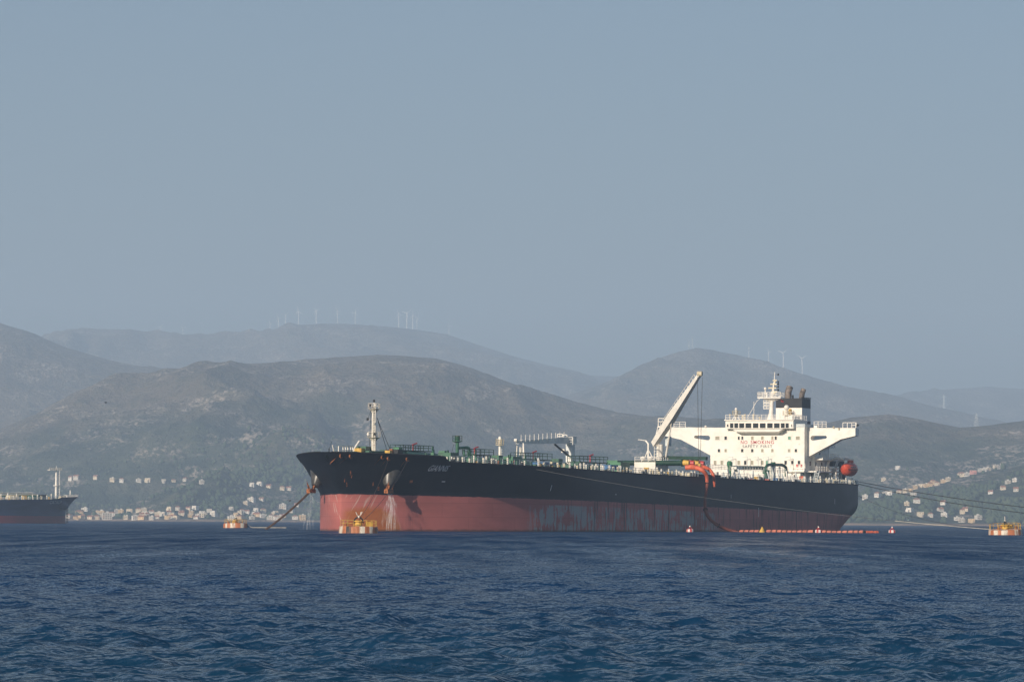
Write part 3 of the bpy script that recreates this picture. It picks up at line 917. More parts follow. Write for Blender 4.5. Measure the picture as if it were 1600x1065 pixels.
on_deck_box(MB(), 692, 704, 6, 1.2, 1.2).build('hydraulic_unit', M['green_mid'], T)
on_deck_box(MB(), 700, 707, 9, 3.4, 2.6).build('deck_locker', M['green'], T)
on_deck_box(MB(), 600, 705, 0, 16, 1.5).build('breakwater', M['green'], T)

# ---- centreline catwalk and cargo pipes
zc0 = 2.05
cw = MB()
ls = np.linspace(25, 131, 24)
for l0, l1 in zip(ls[:-1], ls[1:]):
    cw.bar((l0, 0, dz(l0) + 0.5 + zc0), (l1, 0, dz(l1) + 0.5 + zc0), 1.6, 0.18)
    cw.bar((l0, -0.8, dz(l0) + 0.5), (l0, -0.8, dz(l0) + 0.5 + zc0), 0.16)
cw.build('catwalk', M['green'], T)
for k, (y, r, h) in enumerate(((-2.4, 0.38, 1.5), (-3.4, 0.38, 1.5), (-4.5, 0.32, 1.25), (2.6, 0.38, 1.5), (-1.6, 0.22, 2.0), (-5.6, 0.25, 1.1))):
    l_end = 128 + k
    pts = [(l, y, dz(l) + 0.45 + h) for l in np.linspace(26 + k * 1.5, l_end, 16)]
    MB().tube(pts, r, 8).build('cargo_pipe', M['green_mid'] if k % 2 else M['green'], T)
for l in np.arange(28, 130, 7.2):
    MB().bar((l, -7.2, dz(l) + 0.3), (l, -7.2, dz(l) + 2.1), 0.25).bar((l, -7.2, dz(l) + 1.2), (l, 4, dz(l) + 1.35), 0.3).build('pipe_support', M['green'], T)

# ---- foam monitor platforms: each a railed stage with a red monitor
MON = ((627.5, 674.5, 696, 709, 645.5), (740, 768.5, 702, 716, 741.5), (815, 860, 708, 724, 833), (903, 947, 713, 728, 922))
for x0, x1, y0, y1, xm in MON:
    a_, b_ = on_p(x0, y1, 1.0), on_p(x1, y1, 1.0)
    zt = on_p((x0 + x1) / 2, (y0 + y1) / 2 + 1.5, 0).z
    zr = on_p((x0 + x1) / 2, y0, 0).z
    mb = MB().box((a_.x, -1.4, zt - 0.15), (b_.x, 1.4, zt))
    for x in np.linspace(a_.x + 0.3, b_.x - 0.3, 5):
        for y in (-1.2, 1.2):
            mb.cyl((x, y, dz(x)), (x, y, zt), 0.10, None, 5)
    stage = mb.build('monitor_platform', M['darkgreen'], T)
    MB().rail([(a_.x, -1.35, zt), (b_.x, -1.35, zt), (b_.x, 1.35, zt), (a_.x, 1.35, zt), (a_.x, -1.35, zt)], zr - zt, 2.4, 0.06, (1.0, 0.55)).build('platform_railing', M['darkgreen'], stage)
    q = on_p(xm, y0, -0.2)
    MB().cyl((q.x, 0.2, zt), (q.x, 0.2, zr + 0.2), 0.13, 0.1, 8).cyl((q.x - 0.3, 0.2, zr + 0.15), (q.x + 1.0, -0.1, zr + 0.45), 0.11, 0.15, 8).ball((q.x, 0.2, zr + 0.12), 0.19, 8).build('foam_monitor', M['red'], stage, True)

# ---- green vent riser with its round platform, and the gooseneck pipe beside it
lr = on_p(714.5, 700, 0).x
zr_ = lambda py: on_p(714.5, py, 0).z
riser = MB().cyl((lr, 0, dz(lr)), (lr, 0, zr_(688)), 0.34, None, 12).cyl((lr, 0, zr_(691)), (lr, 0, zr_(689.5)), 0.4, 0.95, 12).cyl((lr, 0, zr_(689.5)), (lr, 0, zr_(688.6)), 0.98, None, 14).cyl((lr, 0, zr_(688.7)), (lr, 0, zr_(681.5)), 0.5, None, 12).build('vent_riser', M['green'], T, True)
MB().rail([(lr + 0.95 * math.cos(t), 0.95 * math.sin(t), zr_(688.6)) for t in np.linspace(0, 2 * math.pi, 9)], 1.0, 0.8, 0.04).build('platform_railing', M['darkgreen'], riser)
MB().cyl((lr, 0, zr_(681.8)), (lr, 0, zr_(680.9)), 0.42, None, 10).build('vent_cap', M['sooty'], riser)
g0, g1, g2, g3 = on_p(717, 699.5, 0), on_p(731, 698.5, 0), on_p(733.5, 702, 0), on_p(734, 714, 0)
MB().tube([g0, g0.lerp(g1, 0.7), on_p(730.5, 698.6, 0), on_p(732.8, 700, 0), on_p(733.7, 703, 0), g3], 0.27, 10).build('gooseneck_pipe', M['green_mid'], T, True)
MB().bar(on_p(725, 702, 0), on_p(725.5, 716, 0), 0.3).build('pipe_support', M['green'], T)
MB().cyl(on_p(704, 714, 0), on_p(709, 694, 0), 0.04, None, 4).build('mast_stay', M['darkrope'], riser)

# ---- white vent post with cage platform
lw = on_p(781, 700, 0).x
zw = lambda py: on_p(781, py, 0).z
vp = MB().cyl((lw, 0, dz(lw)), (lw, 0, zw(694)), 0.3, 0.25, 10).cyl((lw, 0, zw(694)), (lw, 0, zw(687)), 0.25, None, 10).lathe([(0.18, 0), (0.32, 0.12), (0.32, 0.5), (0.12, 0.7)], (lw, 0, zw(687)), 10).build('vent_post', M['white'], T, True)
MB().cyl((lw, 0, zw(695.5)), (lw, 0, zw(694.6)), 0.8, None, 10).rail([(lw + 0.8 * math.cos(t), 0.8 * math.sin(t), zw(694.6)) for t in np.linspace(0, 2 * math.pi, 9)], 1.05, 1.2, 0.06).build('vent_platform', M['cream'], vp)
MB().ladder(on_p(785, 712, 0), on_p(785, 690, 0), (0, 1, 0), 0.5, 0.05, 0.5).build('vent_ladder', M['white'], vp)

# ---- green deck lockers and cabinets along the pipes
for px, pyt, p, wl, wp in ((801, 713, 4, 4.6, 2), (892, 726, 10, 4, 2.6), (900, 722, 7, 2.4, 2), (870.5, 716.5, 3, 2.2, 1.5), (963, 719, 3, 5.0, 2.4), (968.5, 722, 9, 5.2, 2.4), (777, 711, 3, 2.0, 1.5)):
    on_deck_box(MB(), px, pyt, p, wl, wp).build('deck_cabinet', M['green_mid'] if wl > 3 else M['green'], T)
on_deck_box(MB(), 851, 722, 14, 6.2, 2.5, zb=12.9).build('covered_reel', M['bluecloth'], T)
on_deck_box(MB(), 953, 726, 14, 4.0, 2.0, zb=12.4).build('covered_reel', M['bluecloth'], T)
# valve wheels and actuators dotted over the pipe deck
vw = MB().cyl((0, 0, 0), (0, 0, 1.3), 0.09, None, 5).cyl((0, -0.05, 1.3), (0, 0.05, 1.3), 0.42, None, 10).box((-0.3, -0.3, 0), (0.3, 0.3, 0.5)).mesh('valve', M['green_mid'])
for i in range(26):
    l = 27 + i * 3.9 + random.uniform(-1, 1)
    link('valve', vw, T, (l, random.uniform(-9, -6), dz(l) + 0.5 + random.uniform(0.2, 1.2)))

# ---- gooseneck tank vents and bollards standing along the rail
def vent_mesh(nm, mat, h, r):
    return MB().cyl((0, 0, 0), (0, 0, h * 0.72), r * 0.7, None, 6).cyl((0, 0, h * 0.7), (0, 0, h), r, r * 0.8, 8).box((-r * 1.1, -r * 1.1, 0), (r * 1.1, r * 1.1, 0.12)).mesh(nm, mat)
VM = [vent_mesh('tank_vent', M['white_rusty'], 1.45, 0.22), vent_mesh('tank_vent', M['cream'], 1.2, 0.27), vent_mesh('tank_vent', M['rust'], 1.0, 0.2), vent_mesh('tank_vent', M['yellow'], 0.85, 0.3), vent_mesh('tank_vent', M['white'], 1.6, 0.18)]
seg = [(22, 34, 1.1, (0, 0, 4, 3)), (34, 50, 2.4, (0, 2, 4)), (50, 62, 1.2, (1, 0, 1, 3)), (64, 84, 1.35, (0, 1, 4, 0)), (86, 118, 1.0, (1, 0, 3, 4, 1)), (118, 130, 1.6, (0, 4)), (141, 152, 2.2, (0, 4)), (158, 200, 1.9, (0, 0, 4)), (200, 262, 1.5, (0, 1, 4, 1))]
for l0, l1, stp, kinds in seg:
    l = l0
    while l < l1:
        o = link('tank_vent', VM[random.choice(kinds)], T, (l, -(half(l, z_top(l)) - random.uniform(0.7, 2.6)), dz(l)))
        o.scale = (1, 1, random.uniform(0.75, 1.2))
        l += stp * random.uniform(0.6, 1.4)
for l in list(np.arange(24, 130, 9.5)) + list(np.arange(150, 262, 11)):
    MB().box((l - 0.5, -(half(l, 12) - 1.2), dz(l) - 0.1), (l + 1.6, -(half(l, 12) - 2.0), dz(l) + 0.12)).cyl((l, -(half(l, 12) - 1.6), dz(l)), (l, -(half(l, 12) - 1.6), dz(l) + 0.9), 0.3, None, 8).cyl((l + 1.1, -(half(l, 12) - 1.6), dz(l)), (l + 1.1, -(half(l, 12) - 1.6), dz(l) + 0.9), 0.3, None, 8).build('mooring_bitt', M['dark'], T)
# rails along both sides of the main deck
for sgn in (-1, 1):
    for l0, l1 in ((21.5, 128), (142, 272)):
        pts = [(l, sgn * (half(l, z_top(l)) - 0.15), z_top(l)) for l in np.linspace(l0, l1, 22)]
        MB().rail(pts, 1.1, 2.0, 0.04).build('railing', M['grey'] if sgn < 0 else M['white'], T)

# ---- starboard hose crane, jib stowed forward
l_c = 139.0
cs = on_l(890, 690, l_c)
yc = cs.y
zc = lambda py, px=890: on_l(px, py, l_c).z
crane = MB().cyl((l_c, yc, dz(l_c)), (l_c, yc, zc(712)), 0.75, 0.62, 16).build('grey_hose_crane', M['white'], T, True)
ztop_, zbot_ = zc(683.5), zc(693)
MB().box((l_c - 0.5, yc - 0.55, zc(722)), (l_c + 1.7, yc + 0.65, zbot_)).build('crane_column', M['jibgrey'], crane)
tipx = on_p(808, 689, -yc)
j0, j1 = Vector((l_c + 2.5, yc, (zc(680) + zbot_) / 2)), Vector((tipx.x, yc, tipx.z - 0.2))
def jib(mb, a, b, wa, ha, wb, hb):
    vs = []
    for c, w, h in ((a, wa, ha), (b, wb, hb)):
        d = (b - a).normalized(); u = d.cross(Vector((0, 0, 1))).normalized(); t = u.cross(d)
        vs += [c + u * sx * w / 2 + t * sy * h / 2 for sx, sy in ((-1, -1), (1, -1), (1, 1), (-1, 1))]
    return mb.add(vs, [(0, 1, 2, 3), (7, 6, 5, 4), (0, 4, 5, 1), (1, 5, 6, 2), (2, 6, 7, 3), (3, 7, 4, 0)])
jib(MB(), j0, j1, 1.2, 1.5, 0.6, 0.75).build('crane_jib', M['jibgrey'], crane)
jd = (j1 - j0)
mb = MB()
for i in range(11):
    p = j0.lerp(j1, 0.22 + 0.075 * i); h = 0.55 + 0.35 * (1 - (0.22 + 0.075 * i))
    mb.bar(p + Vector((0, -0.5, 0)), p + Vector((0, -0.5, h + 0.9)), 0.08)
mb.build('jib_railing', M['white'], crane)
mb = MB()
for px0, px1, py0, py1 in ((871, 879, 678, 685), (880, 886, 679, 688), (888, 895, 683, 690)):
    a_, b_ = on_l(px0, py1, l_c - 2), on_l(px1, py0, l_c - 2)
    y0, y1 = a_.y, b_.y
    for z in (a_.z, (a_.z + b_.z) / 2, b_.z):
        mb.bar((l_c - 2, y0, z), (l_c - 2, y1, z), 0.13)
    for y in (y0, y1):
        mb.bar((l_c - 2, y, a_.z - 0.6), (l_c - 2, y, b_.z), 0.13)
mb.build('crane_walkway_railing', M['white'], crane)
b0 = on_p(867, 694, -yc); b1 = on_l(884, 712, l_c)
MB().bar(b0, Vector((l_c - 0.5, yc, b1.z)), 0.3).build('luffing_ram', M['dark'], crane)
MB().box((l_c - 2.2, yc + 0.3, zc(707)), (l_c - 1.4, yc + 1.0, zc(701.5))).build('operator_cab', M['white'], crane)
for dx_ in (0.0, -2.8):
    c_ = on_p(806 + (0 if dx_ else 9), 687.5 + (0 if dx_ else 1.5), -yc)
    MB().cyl((c_.x, yc - 0.3, c_.z), (c_.x, yc + 0.3, c_.z), 0.33, None, 14).build('sheave', M['white'], crane)
# rest post under the jib
r0 = on_p(812, 715, -yc); r1 = on_p(812, 692, -yc)
MB().bar((r0.x, yc - 1, dz(100)), (r1.x, yc - 0.8, r1.z), 0.3).bar((r0.x, yc + 1, dz(100)), (r1.x, yc + 0.6, r1.z - 0.5), 0.25).cyl((r0.x, yc - 0.2, r0.z + 0.5), (r0.x, yc - 0.2, r0.z + 2.2), 0.25, None, 8).build('jib_rest', M['white'], T)
MB().cyl(on_p(807, 690, -yc), on_p(806, 712, -yc), 0.05, None, 4).build('hoist_wire', M['darkrope'], crane)

# ---- white manifold deckhouse and the port hose crane raised over the hoses
q0, q1 = on_l(991, 741, 131), on_l(1024, 721.5, 131)
hy0, hy1, hz0, hz1 = q0.y, q1.y, dz(131), q1.z
house2 = MB().box((131, hy1, hz0), (138.7, hy0, hz1)).build('manifold_house', M['white'], T)
d0 = on_l(1007, 740, 130.9); d1 = on_l(1013, 732, 130.9)
MB().box((130.92, d0.y, hz0), (131.03, d1.y, d1.z)).build('doorway', M['dark'], house2)
s0 = on_l(1006, 732.8, 130.9); s1 = on_l(1013.8, 730, 130.9)
MB().box((130.9, s0.y, s0.z), (131.02, s1.y, s1.z)).build('notice_board', M['yellow'], house2)
MB().rail([(131.1, hy0 - 0.1, hz1), (131.1, hy1 + 0.1, hz1), (138.6, hy1 + 0.1, hz1)], 1.1, 1.3, 0.05).build('roof_railing', M['white'], house2)
for px in (1004.5, 1016):
    q = on_l(px, 718, 132.5)
    MB().lathe([(0.3, 0), (0.3, 0.5), (0.6, 0.6), (0.55, 1.0), (0.15, 1.25)], (132.5, q.y, hz1), 10).build('mushroom_vent', M['white'], house2)
# tripod with hose davit on the roof
qt = on_l(1013, 690, 134)
ty = qt.y
mb = MB().bar((134, ty, hz1), (134, ty, on_l(1013, 692, 134).z), 0.3)
for dy in (-1.3, 1.3):
    mb.bar((134.5, ty + dy, hz1), (134, ty, on_l(1013, 702, 134).z), 0.2)
mb.bar((134, ty, on_l(1013, 693, 134).z), tuple(on_l(1009, 688, 134)), 0.28)
mb.cyl(tuple(on_l(1009, 688, 134)), tuple(on_l(997, 686.5, 134)), 0.09, None, 5)
mb.build('roof_davit', M['white'], T)

l_p = 140.0
qp = on_l(1031, 700, l_p)
yp = qp.y
zp = lambda py, px=1031: on_l(px, py, l_p).z
pcrane = MB().cyl((l_p, yp, dz(l_p)), (l_p, yp, zp(694)), 0.85, 0.7, 16).cyl((l_p, yp, zp(716)), (l_p, yp, zp(713)), 1.0, 1.0, 16).build('raised_hose_crane', M['white'], T, True)
piv = on_l(1027.5, 690, l_p)
pivot = Vector((l_p - 1.0, piv.y, piv.z))
tip = on_p(1093.5, 584.5, 23.5)
bm_ = MB()
dd = (tip - pivot).normalized()
e0 = pivot - dd * 0.8
mid = e0.lerp(tip, 0.38)
jib(bm_, e0, mid, 1.1, 1.2, 1.25, 1.75)
jib(bm_, mid, tip, 1.25, 1.75, 0.6, 0.7)
bm_.build('crane_jib', M['white'], pcrane)
MB().cyl(tip + Vector((0, -0.5, 0.1)), tip + Vector((0, 0.5, 0.1)), 0.5, None, 14).build('sheave', M['cream'], pcrane)
side = dd.cross(Vector((0, 0, 1))).normalized(); upv = side.cross(dd)
mb = MB()
for i in range(15):
    f = 0.2 + 0.052 * i
    p = e0.lerp(tip, f) + upv * (0.95 - 0.6 * f)
    mb.bar(p, p + upv * 1.0, 0.09)
mb.bar(e0.lerp(tip, 0.2) + upv * 1.8, e0.lerp(tip, 0.93) + upv * 1.35, 0.09)
mb.build('jib_railing', M['white'], pcrane)
mb = MB()
c0 = on_l(1030.5, 666, l_p - 1.5); c1 = on_l(1040, 653.5, l_p - 1.5)
for z in (c0.z, c0.z + 1.0, c1.z):
    mb.bar((l_p - 2.2, c0.y, z), (l_p - 2.2, c1.y, z), 0.14)
for y in (c0.y, c1.y):
    mb.bar((l_p - 2.2, y, c0.z), (l_p - 2.2, y, c1.z), 0.14)
mb.box((l_p - 2.4, c0.y, c0.z - 0.15), (l_p - 0.6, c1.y, c0.z))
mb.build('crane_platform', M['white'], pcrane)
MB().ladder(on_l(1025.5, 716, l_p - 1), on_l(1025.5, 690, l_p - 1), (0, 1, 0), 0.9, 0.07, 0.6).ladder(on_l(1026, 690, l_p - 1), on_l(1032, 664, l_p - 1), (0, 1, 0), 1.0, 0.09, 0.7).build('crane_ladder', M['white'], pcrane)
ra, rb = on_l(1040.5, 713, l_p), on_l(1049.5, 667, l_p)
rmid = e0.lerp(tip, 0.36) - upv * 0.7
MB().cyl((l_p, ra.y, ra.z), Vector((l_p, ra.y, ra.z)).lerp(rmid, 0.62), 0.24, None, 8).cyl(Vector((l_p, ra.y, ra.z)).lerp(rmid, 0.6), rmid, 0.14, None, 8).build('luffing_ram', M['white'], pcrane)
MB().box((l_p - 1.0, ra.y - 1.0, ra.z + 2.2), (l_p + 0.6, ra.y - 0.2, ra.z + 4.2)).build('operator_cab', M['grey'], pcrane)
hook = on_p(1095.5, 727, 23.5)
hk = Vector((tip.x, tip.y, hook.z))
MB().cyl(tip + Vector((-0.22, 0.45, -0.6)), hk + Vector((-0.12, 0.1, 0)), 0.045, None, 4).cyl(tip + Vector((0.45, -0.4, -0.6)), hk + Vector((0.12, -0.1, 0)), 0.045, None, 4).build('hoist_wire', M['darkrope'], pcrane)
MB().box(hk - Vector((0.3, 0.3, 0.9)), hk + Vector((0.3, 0.3, 0.4))).tube([hk + Vector((0, 0, -0.9)), hk + Vector((0.25, 0, -1.3)), hk + Vector((0, 0, -1.6)), hk + Vector((-0.3, 0, -1.3))], 0.1, 6).build('cargo_hook', M['yellow'], pcrane)

# ---- cargo manifold: green header, yellow and orange couplings
mz = on_p(1070, 725, 18).z
for k in range(4):
    l = 131.5 + k * 3.0
    MB().cyl((l, -6, mz + 0.25), (l, -19.0, mz + 0.25), 0.5, None, 10).cyl((l, -18.9, mz + 0.25), (l, -19.3, mz + 0.25), 0.8, None, 12).build('manifold_pipe', M['darkgreen'], T)
    MB().cyl((l, -19.3, mz + 0.25), (l, -20.6, mz + 0.2), 0.62, 0.5, 10).build('reducer', M[('yellow', 'red', 'yellow', 'red')[k]], T)
a_, b_ = on_l(1042, 726.5, 139), on_p(1072, 724, 16)
MB().bar((141.0, yp - 0.5, mz + 1.5), (141.0, -21.0, mz + 1.3), 1.2, 0.7).build('manifold_beam', M['darkgreen'], T)
on_deck_box(MB(), 1075, 738, 22, 3.5, 2.2).build('drip_tray', M['cream'], T)
MB().box((128, -23.2, dz(130)), (144, -18.5, dz(130) + 0.9)).build('manifold_platform', M['dark'], T)
for px in (1058.5, 1079):
    q = on_p(px, 722, 17)
    MB().tube([(q.x, -17, mz), (q.x, -17, q.z), (q.x, -18.2, q.z + 0.5), (q.x, -19, q.z - 0.8)], 0.22, 6).build('hose_stand', M['white'], T)

# ---- superstructure
LH, LW = 233.0, 235.2
zdk = dz(LH)
P = lambda px, py, l=LH: on_l(px, py, l)
yL, yR = P(1110, 700).y, P(1257, 700).y     # starboard, port edges of the front
zr0 = P(1184, 667.5).z
house = MB().box((LH, yR, zdk - 0.3), (LH + 17, yL, zr0)).build('deckhouse', M['white'], T)
sill = []
def window(px, py, w, h, parent=house, l=LH, mat='glass', name='window'):
    """pane set in a slightly raised frame"""
    q = P(px, py, l)
    f = MB()
    for a__, b__ in (((-w / 2 - 0.1, -h / 2 - 0.1), (w / 2 + 0.1, -h / 2)), ((-w / 2 - 0.1, h / 2), (w / 2 + 0.1, h / 2 + 0.1)), ((-w / 2 - 0.1, -h / 2), (-w / 2, h / 2)), ((w / 2, -h / 2), (w / 2 + 0.1, h / 2))):
        f.box((l - 0.09, q.y + a__[0], q.z + a__[1]), (l + 0.02, q.y + b__[0], q.z + b__[1]))
    n0 = len(f.f)
    f.box((l - 0.03, q.y - w / 2, q.z - h / 2), (l + 0.02, q.y + w / 2, q.z + h / 2))
    me = f.mesh(name, M['white'])
    me.materials.append(M[mat])
    for i, p in enumerate(me.polygons):
        p.material_index = 1 if i >= n0 else 0
    return link(name, me, parent)
rowA = ((1121, 684, 0.95, 'curtain'), (1134, 684, 0.6, 'glass'), (1154.5, 684, 0.45, 'glass'), (1160, 684, 0.45, 'glass'), (1175.7, 684, 0.6, 'curtain'), (1191.4, 684, 0.6, 'curtain'), (1207, 684, 0.5, 'curtain'), (1212.2, 684, 0.5, 'glass'), (1233.6, 684, 0.7, 'greenglass'), (1246.7, 684, 0.95, 'curtain'))
for px, py, w, mt in rowA:
    window(px, py, w, 0.78, mat=mt)
for px, mt in ((1123.5, 'glass'), (1133.9, 'curtain'), (1159.8, 'glass'), (1175.5, 'glass'), (1191.2, 'curtain'), (1207, 'curtain'), (1233, 'curtain'), (1243.7, 'glass')):
    window(px, 703.6, 0.55, 0.72, mat=mt)
for px, mt in ((1117.4, 'curtain'), (1128, 'curtain'), (1154.5, 'curtain'), (1164.6, 'glass'), (1175.2, 'curtain'), (1191, 'curtain'), (1198.5, 'greenglass'), (1227.7, 'glass'), (1238.2, 'glass'), (1248.5, 'glass')):
    window(px, 722.5, 0.6, 0.95, mat=mt)
def house_text(s, x0, x1, y0, y1, mat):
    uv, fs = text_mesh(s, 0, 1, 1.18)
    A_, B_ = P(x0, y1), P(x1, y0)
    vs = [(LH - 0.05, A_.y + (B_.y - A_.y) * u, A_.z + (B_.z - A_.z) * v) for u, v in uv]
    MB().add(vs, fs).build('lettering', mat, house)
house_text('NO', 1157.6, 1167.9, 687.7, 693.3, M['redletter'])
house_text('SMOKING', 1173.0, 1209.4, 687.7, 693.3, M['redletter'])
house_text('SAFETY', 1160.3, 1184.7, 694.8, 699.1, M['darkletter'])
house_text('FIRST', 1188.5, 1207.0, 694.8, 699.1, M['darkletter'])
# drips and scuppers, lamp brackets
for px in (1145, 1167.5, 1184.5, 1200.5, 1234.5):
    a_, b_ = P(px, 713, LH - 1.5), P(px, 730, LH - 1.5)
    MB().bar(a_, b_, 0.12).bar(a_, P(px - 8, 714.5, LH - 1.5), 0.10).build('floodlight_post', M['grey'], T)
for px in (1246, 1252):
    q = P(px, 727, LH)
    MB().box((LH - 0.4, q.y - 0.2, q.z - 0.3), (LH - 0.02, q.y + 0.2, q.z + 0.3)).build('fire_hydrant_box', M['red'], house)

# bridge wings: deep tapering box girders with a slot cut through
def wing_mesh(outer, hole, l0, l1):
    bm = bmesh.new()
    es = []
    for loop in (outer, hole):
        vs = [bm.verts.new((l0, y, z)) for y, z in loop]
        es += [bm.edges.new((vs[i], vs[(i + 1) % len(vs)])) for i in range(len(vs))]
    bmesh.ops.triangle_fill(bm, edges=es, use_beauty=True)
    r = bmesh.ops.extrude_face_region(bm, geom=bm.faces[:])
    bmesh.ops.translate(bm, vec=(l1 - l0, 0, 0), verts=[g for g in r['geom'] if isinstance(g, bmesh.types.BMVert)])
    bmesh.ops.recalc_face_normals(bm, faces=bm.faces)
    me = bpy.data.meshes.new('bridge_wing')
    bm.to_mesh(me); bm.free()
    me.materials.append(M['white'])
    return me
def slot(x0, x1, y0, y1, big_left):
    """a slot, one end taller than the other, as pixels"""
    pts = []
    rb, rs = (y1 - y0) / 2, (y1 - y0) * 0.30
    cb, cs_ = (x0 + rb, x1 - rs) if big_left else (x1 - rb, x0 + rs)
    yb, ys = (y0 + y1) / 2, y0 + rs
    for t in np.linspace(90, 270, 8):
        c, y, r = (cb, yb, rb) if big_left else (cs_, ys, rs)
        pts.append((c + r * math.cos(R(t)), y - r * math.sin(R(t))))
    for t in np.linspace(270, 450, 8):
        c, y, r = (cs_, ys, rs) if big_left else (cb, yb, rb)
        pts.append((c + r * math.cos(R(t)), y - r * math.sin(R(t))))
    return pts
def to_yz(pts, l):
    return [(P(x, y, l).y, P(x, y, l).z) for x, y in pts]
pw_out = [(1259, 668), (1336.5, 668.3), (1336.5, 680.5), (1313, 686.2), (1262.5, 713.5), (1259, 713.5)]
pw = link('bridge_wing', wing_mesh(to_yz(pw_out, LW), to_yz(slot(1266.5, 1292, 680.3, 688, True), LW), LW, LW + 2.6), T)
sw_out = [(1112, 667.6), (1036, 667.0), (1036, 680.0), (1064, 686.5), (1110.2, 711), (1112, 711)]
sw = link('bridge_wing', wing_mesh(to_yz(sw_out, LW), to_yz(slot(1084.5, 1109.5, 680.0, 687.6, False), LW), LW, LW + 2.6), T)
def wing_rail(pxs, h=1.1, parent=None):
    pts = [tuple(P(x, y, LW + 0.3)) for x, y in pxs]
    return MB().rail(pts, h, 1.5, 0.05).build('wing_railing', M['white'], parent)
wr = MB()
for px in (1317, 1324, 1331, 1337):
    wr.bar(P(px, 668.2, LW + 0.4), P(px, 660, LW + 0.4), 0.12)
wr.bar(P(1317, 660, LW + 0.4), P(1338.5, 660, LW + 0.4), 0.12).bar(P(1331, 664, LW + 0.4), P(1338, 664, LW + 0.4), 0.1)
wr.bar(P(1338, 660, LW + 0.4), P(1338, 660, LW + 2.4), 0.12).bar(P(1338, 660, LW + 2.4), P(1338, 668, LW + 2.4), 0.12)
wr.build('wing_railing', M['white'], pw)
q = P(1340, 664, LW + 1.8)
MB().ball(tuple(q), 0.3, 10).build('repeater_compass', M['dark'], pw)
for px, py in ((1302.5, 667), (1310.5, 669.5)):
    q = P(px, py, LW - 0.2)
    MB().lathe([(0.1, -0.3), (0.2, -0.12), (0.2, 0.12), (0.25, 0.2)], tuple(q), 8).build('searchlight', M['cream'], pw)
wr = MB().rail([tuple(P(x, 667.5, LW + 1.2)) for x in (1272, 1291)], 1.35, 1.0, 0.06).box(tuple(P(1272, 668, LW + 0.8)), tuple(P(1279, 664.5, LW + 2)))
wr.build('wing_gangway', M['white'], pw)
wr = MB().rail([tuple(P(x, 667.3, LW + 1.0)) for x in (1053, 1071)], 1.25, 1.3, 0.06)
wr.build('wing_railing', M['white'], sw)
q = P(1102.5, 666, LW - 0.1)
MB().ball(tuple(q), 0.28, 8).build('searchlight', M['white'], sw)
# after part of the accommodation below the wings
yp1 = yR - 0.35
aft_house = MB().box((LW + 2.6, yR - 0.9, zdk - 0.3), (LH + 15.5, yL + 1.0, P(1184, 694, LW).z)).build('accommodation_block', M['white'], T)
def side_deck(l0, l1, y_out, z, parent=aft_house, rail=True, tex='white'):
    MB().box((l0, y_out, z - 0.35), (l1, yR + 0.5, z)).build('side_deck', M[tex], parent)
    if rail:
        MB().rail([(l0 + 0.1, y_out + 0.1, z), (l1 - 0.1, y_out + 0.1, z), (l1 - 0.1, yR - 1, z)], 1.15, 1.2, 0.05).build('side_railing', M['white'], parent)
zq = lambda px, py: on_p(px, py, -(yR - 2.5)).z
side_deck(LH + 1.0, LH + 15, yR - 2.6, zq(1285, 735.5))
side_deck(LH + 5, LH + 17.0, yR - 2.8, zq(1295, 716.5))
side_deck(LH + 9, LH + 16.5, yR - 2.0, zq(1300, 697))
for px, py in ((1266, 724), (1275, 725), (1284, 725), (1291, 725), (1281, 706.5), (1268, 743), (1277, 744), (1290, 743)):
    q = on_p(px, py, -(yR - 0.95))
    MB().box((q.x - 0.35, yR - 0.98, q.z - 0.5), (q.x + 0.35, yR - 0.88, q.z + 0.5)).build('side_window', M['glass'], aft_house)
st_a, st_b = on_p(1277, 736, -(yR - 3.2)), on_p(1273, 756, -(yR - 3.2))
MB().ladder(st_b, st_a, (0, 1, 0), 1.0, 0.10, 0.4).build('accommodation_ladder', M['grey'], T)
# stair and notice at the port foot of the house
q = P(1253, 742, LH - 2.0)
mb = MB().box((LH - 2.4, yR + 0.2, zdk), (LH - 0.02, yR + 3.4, P(1250, 737.5, LH - 2).z))
mb.build('stair_house', M['white'], T)
s0, s1 = P(1249, 748.5, LH - 2.4), P(1255.5, 743.5, LH - 2.4)
MB().box((LH - 2.47, s0.y, s0.z), (LH - 2.38, s1.y, s1.z)).build('notice_board', M['orange'], T)
mb = MB().box((LH - 3.2, yR - 1.0, P(1240, 735, LH).z - 0.35), (LH - 0.02, P(1228, 735).y, P(1240, 735, LH).z))
mb.build('front_gallery', M['white'], T)
MB().rail([tuple(P(1229, 731.5, LH - 3.0)), tuple(P(1258, 731.5, LH - 3.0))], 1.0, 1.1, 0.05).build('gallery_railing', M['white'], T)
on_l_box = lambda x0, y0, x1, y1, l, d: MB().box((l, P(x0, y1, l).y, P(x0, y1, l).z), (l + d, P(x1, y0, l).y, P(x1, y0, l).z))
on_l_box(1229, 739, 1235, 746, LH - 4, 2).build('deck_locker', M['white'], T)
on_l_box(1236, 741, 1240, 746, LH - 4, 2).build('deck_locker', M['white'], T)

# wheelhouse with its canted row of windows
LB = LH - 1.3
bz0, bz1 = P(1184, 674.5, LB).z, P(1184, 656.5, LB).z
by0, by1 = P(1133.5, 665, LB).y, P(1239.5, 665, LB).y
wheel = MB().box((LB, by1, bz0 + 0.75), (LB + 10, by0, bz1)).build('wheelhouse', M['white'], T)
